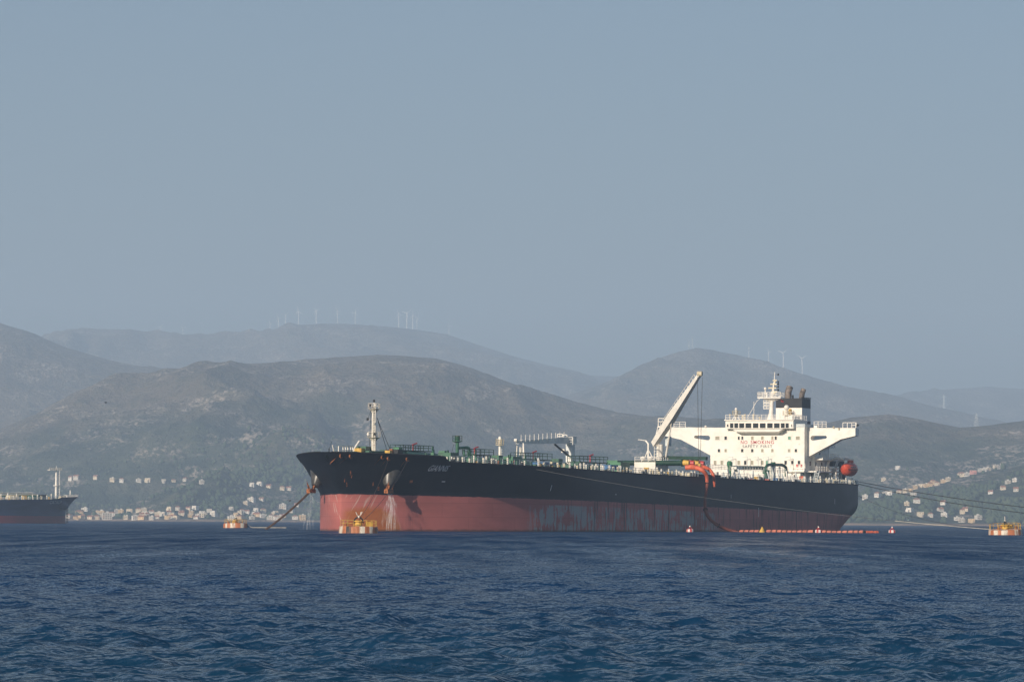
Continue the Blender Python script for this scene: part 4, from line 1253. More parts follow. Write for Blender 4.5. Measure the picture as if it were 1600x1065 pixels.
# bay under the windows
a0, a1, a2, a3 = P(1152, 674, LB - 0.9), P(1221, 674, LB - 0.9), P(1214, 678, LH), P(1158, 678, LH)
z_a = P(1184, 670.3, LB).z
mb = MB()
yb = [P(x, 674, LB).y for x in (1146, 1225)]
vs = [(LB - 0.8, yb[0], z_a), (LB - 0.8, yb[1], z_a), (LB - 0.8, yb[0] - 1.2, bz0), (LB - 0.8, yb[1] + 1.2, bz0), (LH + 0.02, yb[0], z_a), (LH + 0.02, yb[1], z_a), (LH + 0.02, yb[0] - 1.8, bz0 - 0.55), (LH + 0.02, yb[1] + 1.8, bz0 - 0.55)]
mb.add(vs, [(0, 1, 3, 2), (0, 4, 5, 1), (2, 3, 7, 6), (0, 2, 6, 4), (1, 5, 7, 3), (4, 6, 7, 5)])
mb.build('bridge_bay', M['white'], T)
bwin = ((1135.7, 1138.6, 's'), (1140.5, 1146.4, 'g'), (1147.2, 1153.9, 'g'), (1154.8, 1163.4, 'g'), (1164.6, 1174.4, 'g'), (1176.2, 1185.5, 'g'), (1187, 1196.7, 'g'), (1198.5, 1207.8, 'g'), (1209.2, 1218.7, 'g'), (1219.8, 1226.6, 'g'), (1227.4, 1233, 'g'), (1235.9, 1237.8, 's'))
for x0, x1, kd in bwin:
    ww = abs(P(x1, 665, LB).y - P(x0, 665, LB).y)
    window((x0 + x1) / 2, 664.6, ww - 0.12, 1.12 if kd == 'g' else 0.6, wheel, LB, 'glass', 'bridge_window')
MB().box((LB - 0.35, by1 - 0.2, bz1), (LB + 10.2, by0 + 0.2, bz1 + 0.22)).build('wheelhouse_roof', M['white'], wheel)
MB().rail([(LB, by0, bz1 + 0.2), (LB, by1, bz1 + 0.2), (LB + 9.5, by1, bz1 + 0.2)], 1.1, 1.15, 0.05).build('monkey_island_railing', M['white'], wheel)
# port annexe of the bridge deck
MB().box((LB + 1.2, P(1258, 668).y, zr0), (LB + 9, by1 + 0.1, P(1250, 662, LH).z)).build('bridge_annexe', M['grey'], T)

# radomes
for px, py, r, base in ((1150, 638.8, 0.33, 656), (1229, 636.5, 0.62, 655)):
    q = P(px, py, LB + (1 if px < 1200 else 5))
    rad = MB().ball(tuple(q), r, 14).build('radome', M['white'], T, True)
    zb = P(px, base, LB + (1 if px < 1200 else 5)).z
    mb = MB().cyl((q.x, q.y, zb), (q.x, q.y, q.z - r * 0.8), 0.22, None, 8)
    for dy in (-1.0, 1.0):
        mb.bar((q.x, q.y + dy, zb), (q.x, q.y, q.z - r - 0.9), 0.12)
    mb.build('radome_stand', M['white'], rad)
    MB().rail([(q.x + 1.0 * math.cos(t), q.y + 1.0 * math.sin(t), q.z - r - 1.1) for t in np.linspace(0, 2 * math.pi, 6)], 1.0, 1.1, 0.05).cyl((q.x, q.y, q.z - r - 1.2), (q.x, q.y, q.z - r - 1.05), 1.0, None, 8).build('radome_platform', M['cream'], rad)
# radar mast
LM = LB + 6.0
R_ = lambda px, py: P(px, py, LM)
m0 = R_(1204.5, 655); m1 = R_(1206, 622)
rm = MB().cyl((LM, m0.y, m0.z - 0.5), (LM, m1.y, m1.z), 0.62, 0.42, 12).cyl((LM, m0.y, m0.z - 0.5), (LM, m0.y, m0.z + 1.3), 1.1, 0.6, 12).build('radar_mast', M['white'], T, True)
a_, b_ = R_(1187, 620.5), R_(1223, 620.5)
MB().box((LM - 1.6, a_.y, a_.z - 0.3), (LM + 1.6, b_.y, a_.z)).add([(LM - 1.2, R_(1194, 624).y, a_.z - 0.3), (LM + 1.2, R_(1194, 624).y, a_.z - 0.3), (LM + 1.2, R_(1217, 624).y, a_.z - 0.3), (LM - 1.2, R_(1217, 624).y, a_.z - 0.3), (LM, R_(1204, 628).y, R_(1204, 628).z), (LM, R_(1208, 628).y, R_(1204, 628).z)], [(0, 4, 5, 3), (1, 2, 5, 4), (0, 1, 4), (3, 5, 2)]).build('radar_platform', M['white'], rm)
MB().rail([(LM - 1.5, a_.y, a_.z), (LM - 1.5, b_.y, a_.z), (LM + 1.5, b_.y, a_.z), (LM + 1.5, a_.y, a_.z), (LM - 1.5, a_.y, a_.z)], 1.1, 1.1, 0.06).build('platform_railing', M['white'], rm)
for k, py in enumerate((629, 633.5, 638)):
    u_, v_ = R_(1194, py), R_(1204, py)
    MB().box((LM - 0.6, u_.y, u_.z - 0.12), (LM + 0.6, v_.y, u_.z + 0.05)).rail([(LM - 0.5, u_.y, u_.z), (LM - 0.5, v_.y, u_.z)], 0.9, 0.8, 0.05).build('mast_step', M['white'], rm)
tz = R_(1210, 581).z
MB().cyl((LM, m1.y - 0.2, m1.z - 0.5), (LM, m1.y - 0.5, R_(1210, 597).z), 0.3, 0.2, 8).cyl((LM, m1.y - 0.6, R_(1211, 600).z), (LM, m1.y - 0.7, tz), 0.14, 0.08, 6).build('topmast', M['white'], rm)
for px, py, w in ((1209, 600, 1.6), (1207, 606, 2.0), (1210, 612, 1.5), (1211, 594, 1.0)):
    q = R_(px, py)
    MB().box((LM - 0.2, q.y - w / 2, q.z - 0.15), (LM + 0.2, q.y + w / 2, q.z + 0.15)).cyl((LM, q.y, q.z - 0.6), (LM, q.y, q.z), 0.16, None, 8).build('radar_scanner', M['cream'], rm)
q = R_(1195.8, 607)
MB().ball(tuple(q), 0.36, 10).cyl((LM, q.y, R_(1196, 620).z), (LM, q.y, q.z), 0.16, None, 8).build('satellite_dome', M['white'], rm, True)
for py in (585, 596.5, 600, 604, 609):
    q = R_(1216, py)
    MB().lathe([(0.14, -0.25), (0.2, -0.2), (0.2, 0.2), (0.08, 0.25)], tuple(q), 8).bar(tuple(q), (LM, R_(1210, py).y, q.z), 0.09).build('signal_lamp', M['dark'], rm)
MB().cyl(tuple(P(1178, 652, LM)), tuple(P(1178, 627, LM)), 0.06, None, 5).build('whip_antenna', M['white'], T)
MB().tube([tuple(P(1188, 622, LM)), tuple(P(1182, 627, LM)), tuple(P(1175, 640, LM)), tuple(P(1168, 652, LM))], 0.06, 5).build('aerial_wire', M['white'], T)
for px, py in ((1140.5, 648), (1160, 650), (1164, 648), (1177.5, 648), (1187, 652)):
    q = P(px, py, LB + 2)
    MB().cyl((q.x, q.y, bz1), tuple(q), 0.16, 0.1, 6).ball(tuple(q), 0.25, 6).build('roof_lamp', M['cream'], T)
# flag
fl = P(1221, 624, LM)
mb = MB()
vs = []
for i in range(6):
    for j in range(3):
        q = P(1219 + i * 1.0, 623 + j * 1.7 + i * 0.5, LM)
        vs.append((LM + 0.25 * math.sin(i * 1.4 + j * 0.5), q.y, q.z))
mb.add(vs, [(i * 3 + j, (i + 1) * 3 + j, (i + 1) * 3 + j + 1, i * 3 + j + 1) for i in range(5) for j in range(2)])
mb.build('flag', M['red'], T)

# funnel
LF = 256.0
F_ = lambda px, py, l=LF: on_l(px, py, l)
fy0, fy1 = F_(1212.5, 640).y, F_(1253, 640).y
zt_, z1_, z2_, z3_ = F_(1232, 622).z, F_(1232, 637).z, F_(1232, 657).z, F_(1232, 664).z
def fun(za, zb, e):
    return MB().prism([(fy1 - e, za), (fy0 + e, za), (fy0 + e, zb), (fy1 - e, zb)], LF - e, LF + 6.4 + e)
funnel = fun(dz(LF), z3_, 0.0).build('funnel', M['white'], T)
fun(z1_ - 0.001, zt_, 0.02).build('funnel_top_band', M['blackband'], funnel)
fun(z2_, z1_ - 0.003, 0.015).build('funnel_white_band', M['white'], funnel)
fun(z3_ + 0.002, z2_ - 0.002, 0.02).build('funnel_lower_band', M['navy'], funnel)
for px, py0, py1, r in ((1231.5, 604.5, 624, 0.78), (1253, 608.5, 624, 0.62)):
    a_ = F_(px - 1.2, py1, LF + 3); b_ = F_(px + 1.2, py0, LF + 3)
    MB().tube([Vector((a_.x, a_.y, a_.z - 0.6)), a_.lerp(b_, 0.6), Vector((a_.x + 0.6, b_.y, b_.z))], r * 1.05, 14).build('exhaust_pipe', M['sooty'], funnel, True)
    MB().cyl((a_.x + 0.61, b_.y, b_.z - 0.05), (a_.x + 0.62, b_.y, b_.z + 0.02), r * 0.95, None, 14).build('exhaust_mouth', M['dark'], funnel)
q = F_(1238.5, 619, LF + 2)
MB().cyl((q.x, q.y, zt_), (q.x, q.y, q.z + 0.3), 0.28, None, 8).build('boiler_vent', M['dark'], funnel)
MB().rail([(LF, fy1 + 0.2, zt_), (LF, fy1 - 0.1, zt_), (LF + 6.3, fy1 - 0.1, zt_)], 0.25, 1.5, 0.05).build('funnel_rim', M['dark'], funnel)
q0, q1 = P(1243, 657, LF - 3), P(1250.5, 640, LF - 3)
MB().box((LF - 2.6, P(1239, 650, LF).y, P(1239, 656, LF).z), (LF - 0.1, P(1248, 650, LF).y, P(1239, 650, LF).z)).build('engine_casing_top', M['white'], T)
MB().rail([(LF - 2.5, P(1224, 650, LF).y, P(1239, 657, LF).z), (LF - 2.5, P(1252, 650, LF).y, P(1239, 657, LF).z)], 2.0, 0.9, 0.06).build('casing_railing', M['white'], T)
MB().lathe([(0.3, 0), (0.42, 0.3), (0.42, 1.3), (0.25, 1.6)], (LF - 1.6, P(1238, 645, LF).y, P(1238, 649, LF).z), 10).build('mushroom_vent', M['yellow'], T)

# green pump-room gear in front of the house
def green_tank(px, py0, py1, p, r):
    q = on_p(px, py0, p)
    zb = on_p(px, py1, p).z
    MB().lathe([(r * 0.5, q.z - zb + 0.2), (r, q.z - zb - 0.1), (r, 0.35), (r * 0.6, 0)][::-1], (q.x, -p, zb), 14).cyl((q.x, -p, dz(q.x)), (q.x, -p, zb + 0.1), 0.4, None, 8).build('vent_head', M['green_mid'], T, True)
green_tank(1140, 721, 730, 6, 0.62)
g = [on_p(x, y, 8) for x, y in ((1145, 730), (1187, 730.5), (1193, 731), (1196, 735), (1196.5, 746))]
MB().tube(g, 0.42, 8).build('cargo_pipe', M['green'], T, True)
g = [on_p(x, y, 11) for x, y in ((1196.5, 742), (1197, 729), (1199, 726.5), (1203, 725.5), (1222, 726), (1226, 728), (1228, 730), (1228.5, 744))]
MB().tube(g, 0.36, 8).build('cargo_pipe', M['green'], T, True)
for px, y0, y1, r, p in ((1208, 721.5, 728, 0.55, 11), (1208.5, 728, 745, 0.5, 11.2), (1197, 734, 745, 0.8, 12), (1218, 729, 745, 0.25, 11)):
    a_, b_ = on_p(px, y1, p), on_p(px, y0, p)
    MB().cyl((a_.x, -p, dz(a_.x)), (a_.x, -p, b_.z), r, None, 12).build('pump_room_vent', M['green'] if r > 0.5 else M['grey'], T, True)
q = on_p(1151.5, 730, 13)
MB().cyl((q.x, -13, dz(q.x)), (q.x, -13, q.z - 0.4), 0.55, None, 10).box((q.x - 2.0, -13.6, q.z - 0.4), (q.x + 2.0, -12.4, q.z + 0.1)).build('crane_post', M['white'], T)
pts = [(l, -12.0, dz(l) + 2.6) for l in (160, 175, 190, 205, 220)]
MB().rail(pts, 1.05, 1.8, 0.05).build('gangway_railing', M['white'], T)
for i in range(16):
    l = 158 + i * 3.2
    MB().bar((l, -18.5 - random.random(), dz(l)), (l, -18.5, dz(l) + random.uniform(1.8, 2.9)), 0.28).build('pipe_support', M['white'] if i % 3 else M['grey'], T)
MB().tube([(l, -18.5, dz(l) + 0.7) for l in np.linspace(156, 210, 10)], 0.3, 6).build('cargo_pipe', M['grey'], T)
for px, py, mt, wl in ((1174, 748, 'red', 2.5), (1215.5, 746.5, 'bluecloth', 2.8), (1199, 748, 'orange', 2.0), (1184, 744, 'yellow', 1.2)):
    on_deck_box(MB(), px, py, 19.5, wl, 1.4).build('hose_box', M[mt], T)

# lifeboat davit and stores crane on the quarter
def lad_tower(px0, px1, py0, py1, p):
    a_, b_ = on_p(px0, py1, p), on_p(px1, py0, p)
    mb = MB()
    for x in (a_.x, b_.x):
        for y in (-p, -p + 2.2):
            mb.bar((x, y, dz(a_.x)), (x, y, b_.z), 0.28)
    k = 5
    for i in range(k + 1):
        z = dz(a_.x) + (b_.z - dz(a_.x)) * i / k
        mb.box((a_.x, -p, z - 0.1), (b_.x, -p + 2.2, z + 0.1))
    return mb
lad_tower(1306, 1314.5, 732, 757, 15).build('davit_tower', M['white'], T)
LBOAT = on_p(1327, 733, 17.5)
for dl in (-3.2, 3.2):
    x = LBOAT.x + dl
    pts = [(x, -10.5, dz(x)), (x, -12.5, LBOAT.z - 1.0), (x, -13.6, LBOAT.z + 2.0), (x, -15.6, LBOAT.z + 2.6), (x, -17.3, LBOAT.z + 2.2)]
    MB().tube(pts, 0.32, 6).bar((x, -16.5, dz(x)), (x, -12.7, LBOAT.z - 0.6), 0.28).bar((x, -17.4, LBOAT.z + 2.2), (x, -17.4, LBOAT.z + 1.55), 0.14).build('davit', M['white'], T)
a_, b_ = on_p(1299, 724, 10), on_p(1316, 724.5, 10)
MB().bar(a_, b_, 1.0, 1.3).cyl((b_.x, -10, dz(b_.x)), (b_.x, -10, b_.z), 0.8, None, 10).build('stores_crane', M['dark'], T)
q = on_p(1344, 755, 10.5)
MB().box((272.2, -11.3, dz(270)), (273.3, -10.2, dz(270) + 1.3)).build('stern_roller', M['cream'], T)
MB().bar((270.5, -9.5, dz(270)), (270.5, -8.2, dz(270) + 1.9), 0.5).cyl((269, -9, dz(270) + 0.7), (269, -6, dz(270) + 0.7), 0.7, None, 10).build('stern_winch', M['dark'], T)

# ================================================================== LIFEBOAT
def lifeboat():
    o = thing('lifeboat', 'enclosed orange lifeboat hanging in white davits on the tanker quarter', 'lifeboat', ship_world(LBOAT.x, 17.4, LBOAT.z), math.pi / 2 - THETA)
    def loft(secs, nm, mat):
        mb = MB(); n = 14; vs = []
        for x, w, z0, z1 in secs:
            for k in range(n):
                t = 2 * math.pi * k / n
                vs.append((x, w * math.copysign(abs(math.cos(t)) ** 0.8, math.cos(t)), (z0 + z1) / 2 + (z1 - z0) / 2 * math.sin(t)))
        fs = [(i * n + k, i * n + (k + 1) % n, (i + 1) * n + (k + 1) % n, (i + 1) * n + k) for i in range(len(secs) - 1) for k in range(n)]
        fs += [tuple(range(n)), tuple(range((len(secs) - 1) * n, len(secs) * n))]
        return mb.add(vs, fs).build(nm, mat, o, True)
    loft([(-3.5, 0.15, 0.3, 0.9), (-3.2, 0.8, -0.6, 1.15), (-2.4, 1.3, -1.3, 1.4), (-1, 1.6, -1.6, 1.6), (1.2, 1.6, -1.6, 1.7), (2.6, 1.35, -1.3, 1.5), (3.2, 0.95, -0.8, 1.1), (3.4, 0.4, -0.3, 0.7)], 'boat_hull', M['lifeboat'])
    MB().lathe([(0.75, 0), (0.75, 0.45), (0.5, 0.6)], (1.2, 0, 1.55), 12).build('conning_tower', M['lifeboat'], o)
    for x in (-2.6, -1.2, 0.2):
        MB().box((x - 0.28, -1.60, 0.35), (x + 0.28, -1.36, 0.65)).build('porthole', M['glass'], o)
    MB().box((-3.42, -0.35, 0.6), (-3.28, 0.35, 0.85)).build('front_window', M['glass'], o)
    MB().tube([(-3.2, -0.85, -0.05), (-2.4, -1.36, -0.1), (0, -1.66, -0.05), (2.6, -1.4, -0.05)], 0.09, 6).build('rubbing_strake', M['dark'], o)
lifeboat()

# ================================================================== HOSES
def smooth_path(pts, n=8):
    pts = [Vector(p) for p in pts]
    P4 = [pts[0] * 2 - pts[1]] + pts + [pts[-1] * 2 - pts[-2]]
    out = []
    for i in range(1, len(P4) - 2):
        for k in range(n):
            t = k / n
            a, b, c, d = P4[i - 1:i + 3]
            out.append(0.5 * ((2 * b) + (c - a) * t + (2 * a - 5 * b + 4 * c - d) * t * t + (3 * b - a - 3 * c + d) * t ** 3))
    return out + [pts[-1]]
def sw(v):
    return ship_world(v.x, -v.y, v.z)
M['hose_dark'] = paint('shaded_brown_hose_rubber', (0.19, 0.050, 0.030), 0.7, 0.3, 0.8)  # orange-brown rubber, with the shade on the hanging length darkened into its colour
h1 = [on_p(x, y, p) for x, y, p in ((1071, 730, 20.8), (1080, 729.5, 22), (1090, 731, 23.6), (1098, 735, 24.8), (1104, 743, 25.3), (1105, 757, 25.4))]
h2 = [on_p(x, y, p) for x, y, p in ((1090, 728.5, 20.8), (1100, 729.5, 22.6), (1108, 733, 24.2), (1114, 741, 25.2), (1116, 752, 25.4), (1116, 760, 25.4))]
hose = thing('cargo_hose', 'long brown cargo hose with orange head, hung over the rail down to the sea', 'hose', sw(h1[-1]))
def rel(pts, o):
    return [p - o.location for p in pts]
path = [sw(p) for p in h1]
MB().tube(rel(smooth_path(path, 6), hose), [0.54] * 6 + [0.54 - 0.008 * i for i in range(25)], 10).build('orange_hose_end', M['orange'], hose, True)
low = [on_p(x, y, p) for x, y, p in ((1105, 755, 25.4), (1103, 770, 25.6), (1101.5, 790, 26), (1105, 804, 26.8), (1114, 815, 28), (1127, 823, 29.5), (1146, 829.5, 31.5), (1156, 831.5, 33))]
low = [sw(p) for p in low]; low[-1].z = -0.25; low[-2].z = 0.1
MB().tube(rel(smooth_path(low, 6), hose), 0.34, 10).build('hanging_hose', M['hose_dark'], hose, True)
for f in (0.0, 0.35, 0.7):
    sp = smooth_path(low, 6); i = int(f * (len(sp) - 2))
    MB().cyl(sp[i] - hose.location, sp[i].lerp(sp[i + 1], 0.4) - hose.location, 0.52, None, 10).build('hose_flange', M['dark'], hose)
hose2 = thing('cargo_hose', 'short orange cargo hose slung over the rail with its end hanging free', 'hose', sw(h2[-1]))
MB().tube(rel(smooth_path([sw(p) for p in h2], 6), hose2), [0.47 - 0.008 * i for i in range(31)], 10).build('orange_hose_end', M['orange'], hose2, True)
e = sw(h2[-1]) - hose2.location
MB().cyl(e, e + Vector((0, 0, -0.35)), 0.34, None, 10).build('hose_flange', M['dark'], hose2)

fh = thing('floating_hose', 'string of pink orange hose sections floating on the water beside the hull', 'hose', at(1255, 831, 785))
fh.location.z = 0
def hx(px, D):
    v = at(px, 831, D); v.z = 0.14
    return v
def fhD(px):
    return 800 - 28 * (px - 1156) / 196.0
edges = [1156, 1163, 1171, 1179, 1187, None, 1198, 1206, 1214, 1222, 1230, 1238, 1246, 1254, 1262, 1272, None, 1284, 1292, 1300, 1308, 1316, 1325, 1334, 1342, 1350]
M['hose_pink'] = paint('faded_orange_hose', (0.60, 0.20, 0.13), 0.7, 0.3, 0.7)
for i in range(len(edges) - 1):
    if edges[i] is None or edges[i + 1] is None:
        continue
    pts = []
    for f in np.linspace(0.02, 0.98, 5):
        px = edges[i] + (edges[i + 1] - edges[i]) * f
        v = hx(px, fhD(px)); v.z += 0.05 * math.sin(px * 0.09)
        pts.append(v - fh.location)
    MB().tube(pts, [0.24, 0.33, 0.34, 0.33, 0.24], 8).build('hose_section', M['hose_pink'], fh, True)
    MB().cyl(pts[-1], pts[-1] + (pts[-1] - pts[-2]).normalized() * 0.25, 0.36, None, 8).build('hose_flange', M['dark'], fh)

# ================================================================== BUOYS
def drum_material(name, pattern, rust):
    """paint in upright panels round the drum; pattern is a list of (angle in degrees, colour)"""
    m, nt, b = new_mat(name)
    co = N(nt, 'ShaderNodeTexCoord').outputs['Object']
    sep = N(nt, 'ShaderNodeSeparateXYZ'); nt.links.new(co, sep.inputs[0])
    ang = mathn(nt, 'ARCTAN2', sep.outputs[1], sep.outputs[0])
    ang = mathn(nt, 'ADD', mathn(nt, 'MULTIPLY', ang, 1 / (2 * math.pi)), 0.5)
    cr = N(nt, 'ShaderNodeValToRGB'); cr.color_ramp.interpolation = 'CONSTANT'
    nt.links.new(ang, cr.inputs[0])
    els = cr.color_ramp.elements
    for i, (p, c) in enumerate(pattern):
        el = els[i] if i < 2 else els.new(p)
        el.position = p; el.color = (*c, 1)
    r1 = noise(nt, scaled(nt, co, (2.2, 2.2, 0.35)), 1.2, 5, 0.65)
    cc = mixc(nt, mathn(nt, 'MULTIPLY', ramp(nt, r1, 0.58 - 0.2 * rust, 0.72 - 0.15 * rust), 0.9), cr.outputs[0], (0.30, 0.10, 0.03))
    n2 = noise(nt, co, 1.5, 4)
    cc = mixc(nt, mathn(nt, 'MULTIPLY', ramp(nt, n2, 0.5, 0.8), 0.35), cc, (0.2, 0.15, 0.1))
    nt.links.new(cc, b.inputs['Base Color'])
    b.inputs['Roughness'].default_value = 0.6
    return m
W_, O_, K_ = (0.70, 0.64, 0.53), (0.52, 0.18, 0.075), (0.03, 0.03, 0.03)
def panels(seed, dark=False):
    r = random.Random(seed); out = []; p = 0.0; k = 0
    while p < 1:
        out.append((p, (W_, O_)[k % 2] if not (dark and r.random() < 0.12) else K_))
        p += r.uniform(0.035, 0.075); k += 1
    return out[:30]
def mooring_buoy(label, px, D, rz, tilt, seed, rust, gap):
    v = at(px, 815, D)
    o = thing('mooring_buoy', label, 'buoy', (v.x, D, 0.0), rz, 'big drum mooring buoys around the tanker')
    o.rotation_euler = (tilt[0], tilt[1], rz)
    m = drum_material('buoy_panels', panels(seed, True), rust)
    MB().lathe([(2.5, -0.9), (2.88, -0.75), (2.95, -0.1), (2.9, 0.92), (2.82, 1.0), (0.4, 1.06)], (0, 0, 0), 40).build('drum', m, o, False)
    n = 17
    posts = [(2.7 * math.cos(2 * math.pi * i / n), 2.7 * math.sin(2 * math.pi * i / n), 0.98) for i in range(n)]
    mb = MB()
    for i in range(n):
        if gap[0] <= i <= gap[1]:
            continue
        p = Vector(posts[i]); q = Vector(posts[(i + 1) % n])
        mb.cyl(p, p + Vector((0, 0, 0.95)), 0.045, None, 5)
        if not (gap[0] <= (i + 1) % n <= gap[1]):
            for h in (0.5, 0.95):
                mb.cyl(p + Vector((0, 0, h)), q + Vector((0, 0, h)), 0.035, None, 5)
    mb.build('railing', M['yellow'], o)
    MB().cyl((0, 0, 0.95), (0, 0, 1.7), 0.62, 0.5, 12).cyl((0, 0, 1.7), (0, 0, 1.85), 0.75, None, 12).build('mooring_post', M['yellow'], o)
    MB().tube([(-0.75, 0, 1.5), (-0.6, 0, 2.1), (-0.25, 0, 2.35), (0, 0, 2.4), (0.25, 0, 2.35), (0.6, 0, 2.1), (0.75, 0, 1.5)], 0.11, 6).build('release_hook', M['dark'], o)
    MB().cyl((0, 0, 2.3), (0, 0, 2.6), 0.16, None, 8).tube([(0.0, 0.0, 2.5), (0.35, 0.1, 2.75), (0.62, 0.15, 3.2)], 0.06, 5).tube([(0.0, 0.0, 2.5), (-0.3, -0.1, 2.75), (-0.52, -0.15, 3.15)], 0.06, 5).tube([(0.35, 0.1, 2.75), (0.4, 0.1, 3.2)], 0.05, 5).build('lantern_horns', M['white'], o)
    MB().box((1.1, -0.9, 0.98), (2.0, -0.1, 1.75)).build('battery_box', M['yellow'], o)
    for k in range(3):
        a = 2 * math.pi * (k / 3 + 0.1)
        MB().cyl((1.9 * math.cos(a), 1.9 * math.sin(a), 1.0), (1.9 * math.cos(a), 1.9 * math.sin(a), 1.5), 0.22, None, 8).build('bollard', M['rust'], o)
    return o
buoyC = mooring_buoy('rusty orange and white drum buoy floating against the bow of the tanker', 560, 592, 0.4, (0.0, 0.015), 4, 0.9, (12, 14))
buoyL = mooring_buoy('orange and white drum buoy with a slack white rope, off the waterfront village', 368, 935, 2.1, (0.02, 0.05), 9, 0.6, (2, 3))
buoyR = mooring_buoy('tilted white and orange drum buoy holding a pale rope from the tanker', 1571, 684, 1.2, (-0.02, -0.07), 13, 0.6, (6, 7))
v = at(1880, 830, 690)
buoyX = mooring_buoy('drum buoy holding the two upper stern lines', 1900, 700, 0.2, (0, 0), 21, 0.4, (2, 3))

M['stripe'] = None
def small_buoy(label, px, D, kind):
    v = at(px, 815, D)
    o = thing('marker_buoy', label, 'buoy', (v.x, D, 0.0), random.uniform(0, 3), 'small marker buoys on the water')
    if kind == 'cone':
        MB().lathe([(0.5, -0.3), (0.62, 0.0), (0.6, 0.2), (0.25, 0.75), (0.12, 1.1)], (0, 0, 0), 14).build('float', M['yellow'], o, True)
        MB().cyl((0, 0, 1.05), (0, 0, 1.5), 0.06, None, 5).cyl((0, 0, 1.5), (0, 0, 1.65), 0.1, None, 6).build('topmark', M['dark'], o)
    else:
        m = drum_material('small_buoy_panels', [(i / 10, ((0.75, 0.7, 0.66), (0.55, 0.05, 0.04))[i % 2]) for i in range(10)], 0.1)
        MB().lathe([(0.55, -0.4), (0.72, -0.2), (0.72, 0.45), (0.6, 0.55), (0.2, 0.6)], (0, 0, 0), 20).build('float', m, o)
        for k in range(3):
            a = 2.1 * k
            MB().cyl((0.45 * math.cos(a), 0.45 * math.sin(a), 0.55), (0, 0, 1.05), 0.06, None, 5).build('frame', M['red'], o)
        MB().ball((0, 0, 1.1), 0.16, 8).build('lamp', M['white'], o)
    return o
small_buoy('red and white marker buoy afloat under the scraped hull plating forward of the hanging hose', 1078, 782, 'drum')
small_buoy('red and white marker buoy in the string of floating hose', 1279, 778, 'drum')
small_buoy('red and white marker buoy alone in open water astern of the tanker', 1394, 800, 'drum')
small_buoy('yellow cone marker buoy between two floating hose sections', 1191, 783, 'cone')
for k, (px, w) in enumerate(((1353, 0.9), (1359, 1.5), (1369, 0.8))):
    v = at(px, 815, 778 - k)
    o = thing('pickup_float', ('small orange float at the tail of the hose string', 'larger orange float by the tail of the hose string', 'orange float drifting clear of the hose tail')[k], 'float', (v.x, v.y, 0.0), 0.3 * k)
    MB().tube([(-w * 0.6, 0, 0.05), (-w * 0.45, 0, 0.1), (w * 0.45, 0, 0.12), (w * 0.6, 0, 0.06)], [0.12, 0.34, 0.34, 0.14], 10).build('float', M['orange'], o, True)
    MB().tube([(w * 0.55, 0, 0.1), (w * 0.75, 0, 0.22), (w * 0.85, 0, 0.08)], 0.05, 5).build('lifting_eye', M['rust'], o)

# ================================================================== CHAIN AND MOORING LINES
def chain(label, a, b, sag, pitch=0.6):
    a, b = Vector(a), Vector(b)
    o = thing('anchor_chain', label, 'chain', b)
    L = (b - a).length
    n = int(L / (pitch * 0.78))
    mb = MB()
    for i in range(n):
        f0, f1 = i / n, (i + 1) / n
        pa = a.lerp(b, f0) - Vector((0, 0, sag * 4 * f0 * (1 - f0))); pb = a.lerp(b, f1) - Vector((0, 0, sag * 4 * f1 * (1 - f1)))
        d = (pb - pa).normalized(); u = d.orthogonal().normalized(); w = d.cross(u)
        x = u if i % 2 else w
        c = (pa + pb) / 2 - o.location
        ring = [c + d * (pitch / 2 * math.copysign(abs(math.cos(t)) ** 0.6, math.cos(t))) + x * (0.30 * pitch * math.sin(t)) for t in np.linspace(0, 2 * math.pi, 9)]
        mb.tube(ring, 0.09 * pitch, 5)
    c = mb.build('chain_links', M['chain'], o)
    c['kind'] = 'stuff'
stb_tip = ship_world(11.4, -7.4, 8.0)
w = at(411, 826, 800); w.z = -0.4
chain('rusty anchor chain running from the bow down into the sea', stb_tip, w, 0.5)

def line(label, pts, r=0.07, mat='darkrope', name='mooring_line', sag=0.0, n=24, mat2=None, split=1.0, group=None):
    a, b = Vector(pts[0]), Vector(pts[-1])
    o = thing(name, label, 'rope', b, 0, group)
    P_ = []
    for i in range(n + 1):
        f = i / n
        p = a.lerp(b, f); p.z -= sag * 4 * f * (1 - f)
        P_.append(p - o.location)
    k = int(n * split)
    MB().tube(P_[:k + 1], r, 5).build('rope', M[mat], o)
    if mat2:
        MB().tube(P_[k:], r * 1.35, 5).build('pale_rope_tail', M[mat2], o)
    return o
M['midrope'] = paint('grey_rope', (0.10, 0.105, 0.105), 0.8, 0.2, 1.0)
hawse = at(1548, 826.5, 683)
fwd = on_p(838, 733, 24.15)
line('long thin line from the forward rail to the tilted buoy, pale at its end', [sw(fwd), hawse], 0.035, 'midrope', sag=1.15, n=40, mat2='rope', split=0.80)
stern = ship_world(273.4, 10.8, 11.9)
bx = Vector((buoyX.location.x, buoyX.location.y, 2.2))
line('upper of two dark stern lines leading off to a buoy', [stern + Vector((0, 0, 0.15)), bx], 0.085, sag=1.3)
line('lower of two dark stern lines leading off to a buoy', [stern + Vector((0, 0, -0.35)), bx + Vector((-0.4, 0, -0.3))], 0.085, sag=2.1)
line('thin stern line sagging low towards the tilted buoy', [ship_world(273.6, 9.5, 9.6), at(1553, 824, 684)], 0.04, sag=2.0)
bt = Vector((buoyC.location.x, buoyC.location.y, 1.8))
c1, c2 = hull_at(607, 716, -1), hull_at(637, 717, -1)
line('thin rope from the rusty bow buoy up to the first port chock', [sw(c1) + Vector((0.1, -0.3, 0)), bt], 0.035, 'chain', sag=0.9, group=None)
line('thin rope from the rusty bow buoy up to the second port chock', [sw(c2) + Vector((0.1, -0.3, 0)), bt + Vector((0.3, 0, -0.2))], 0.035, 'chain', sag=1.2)
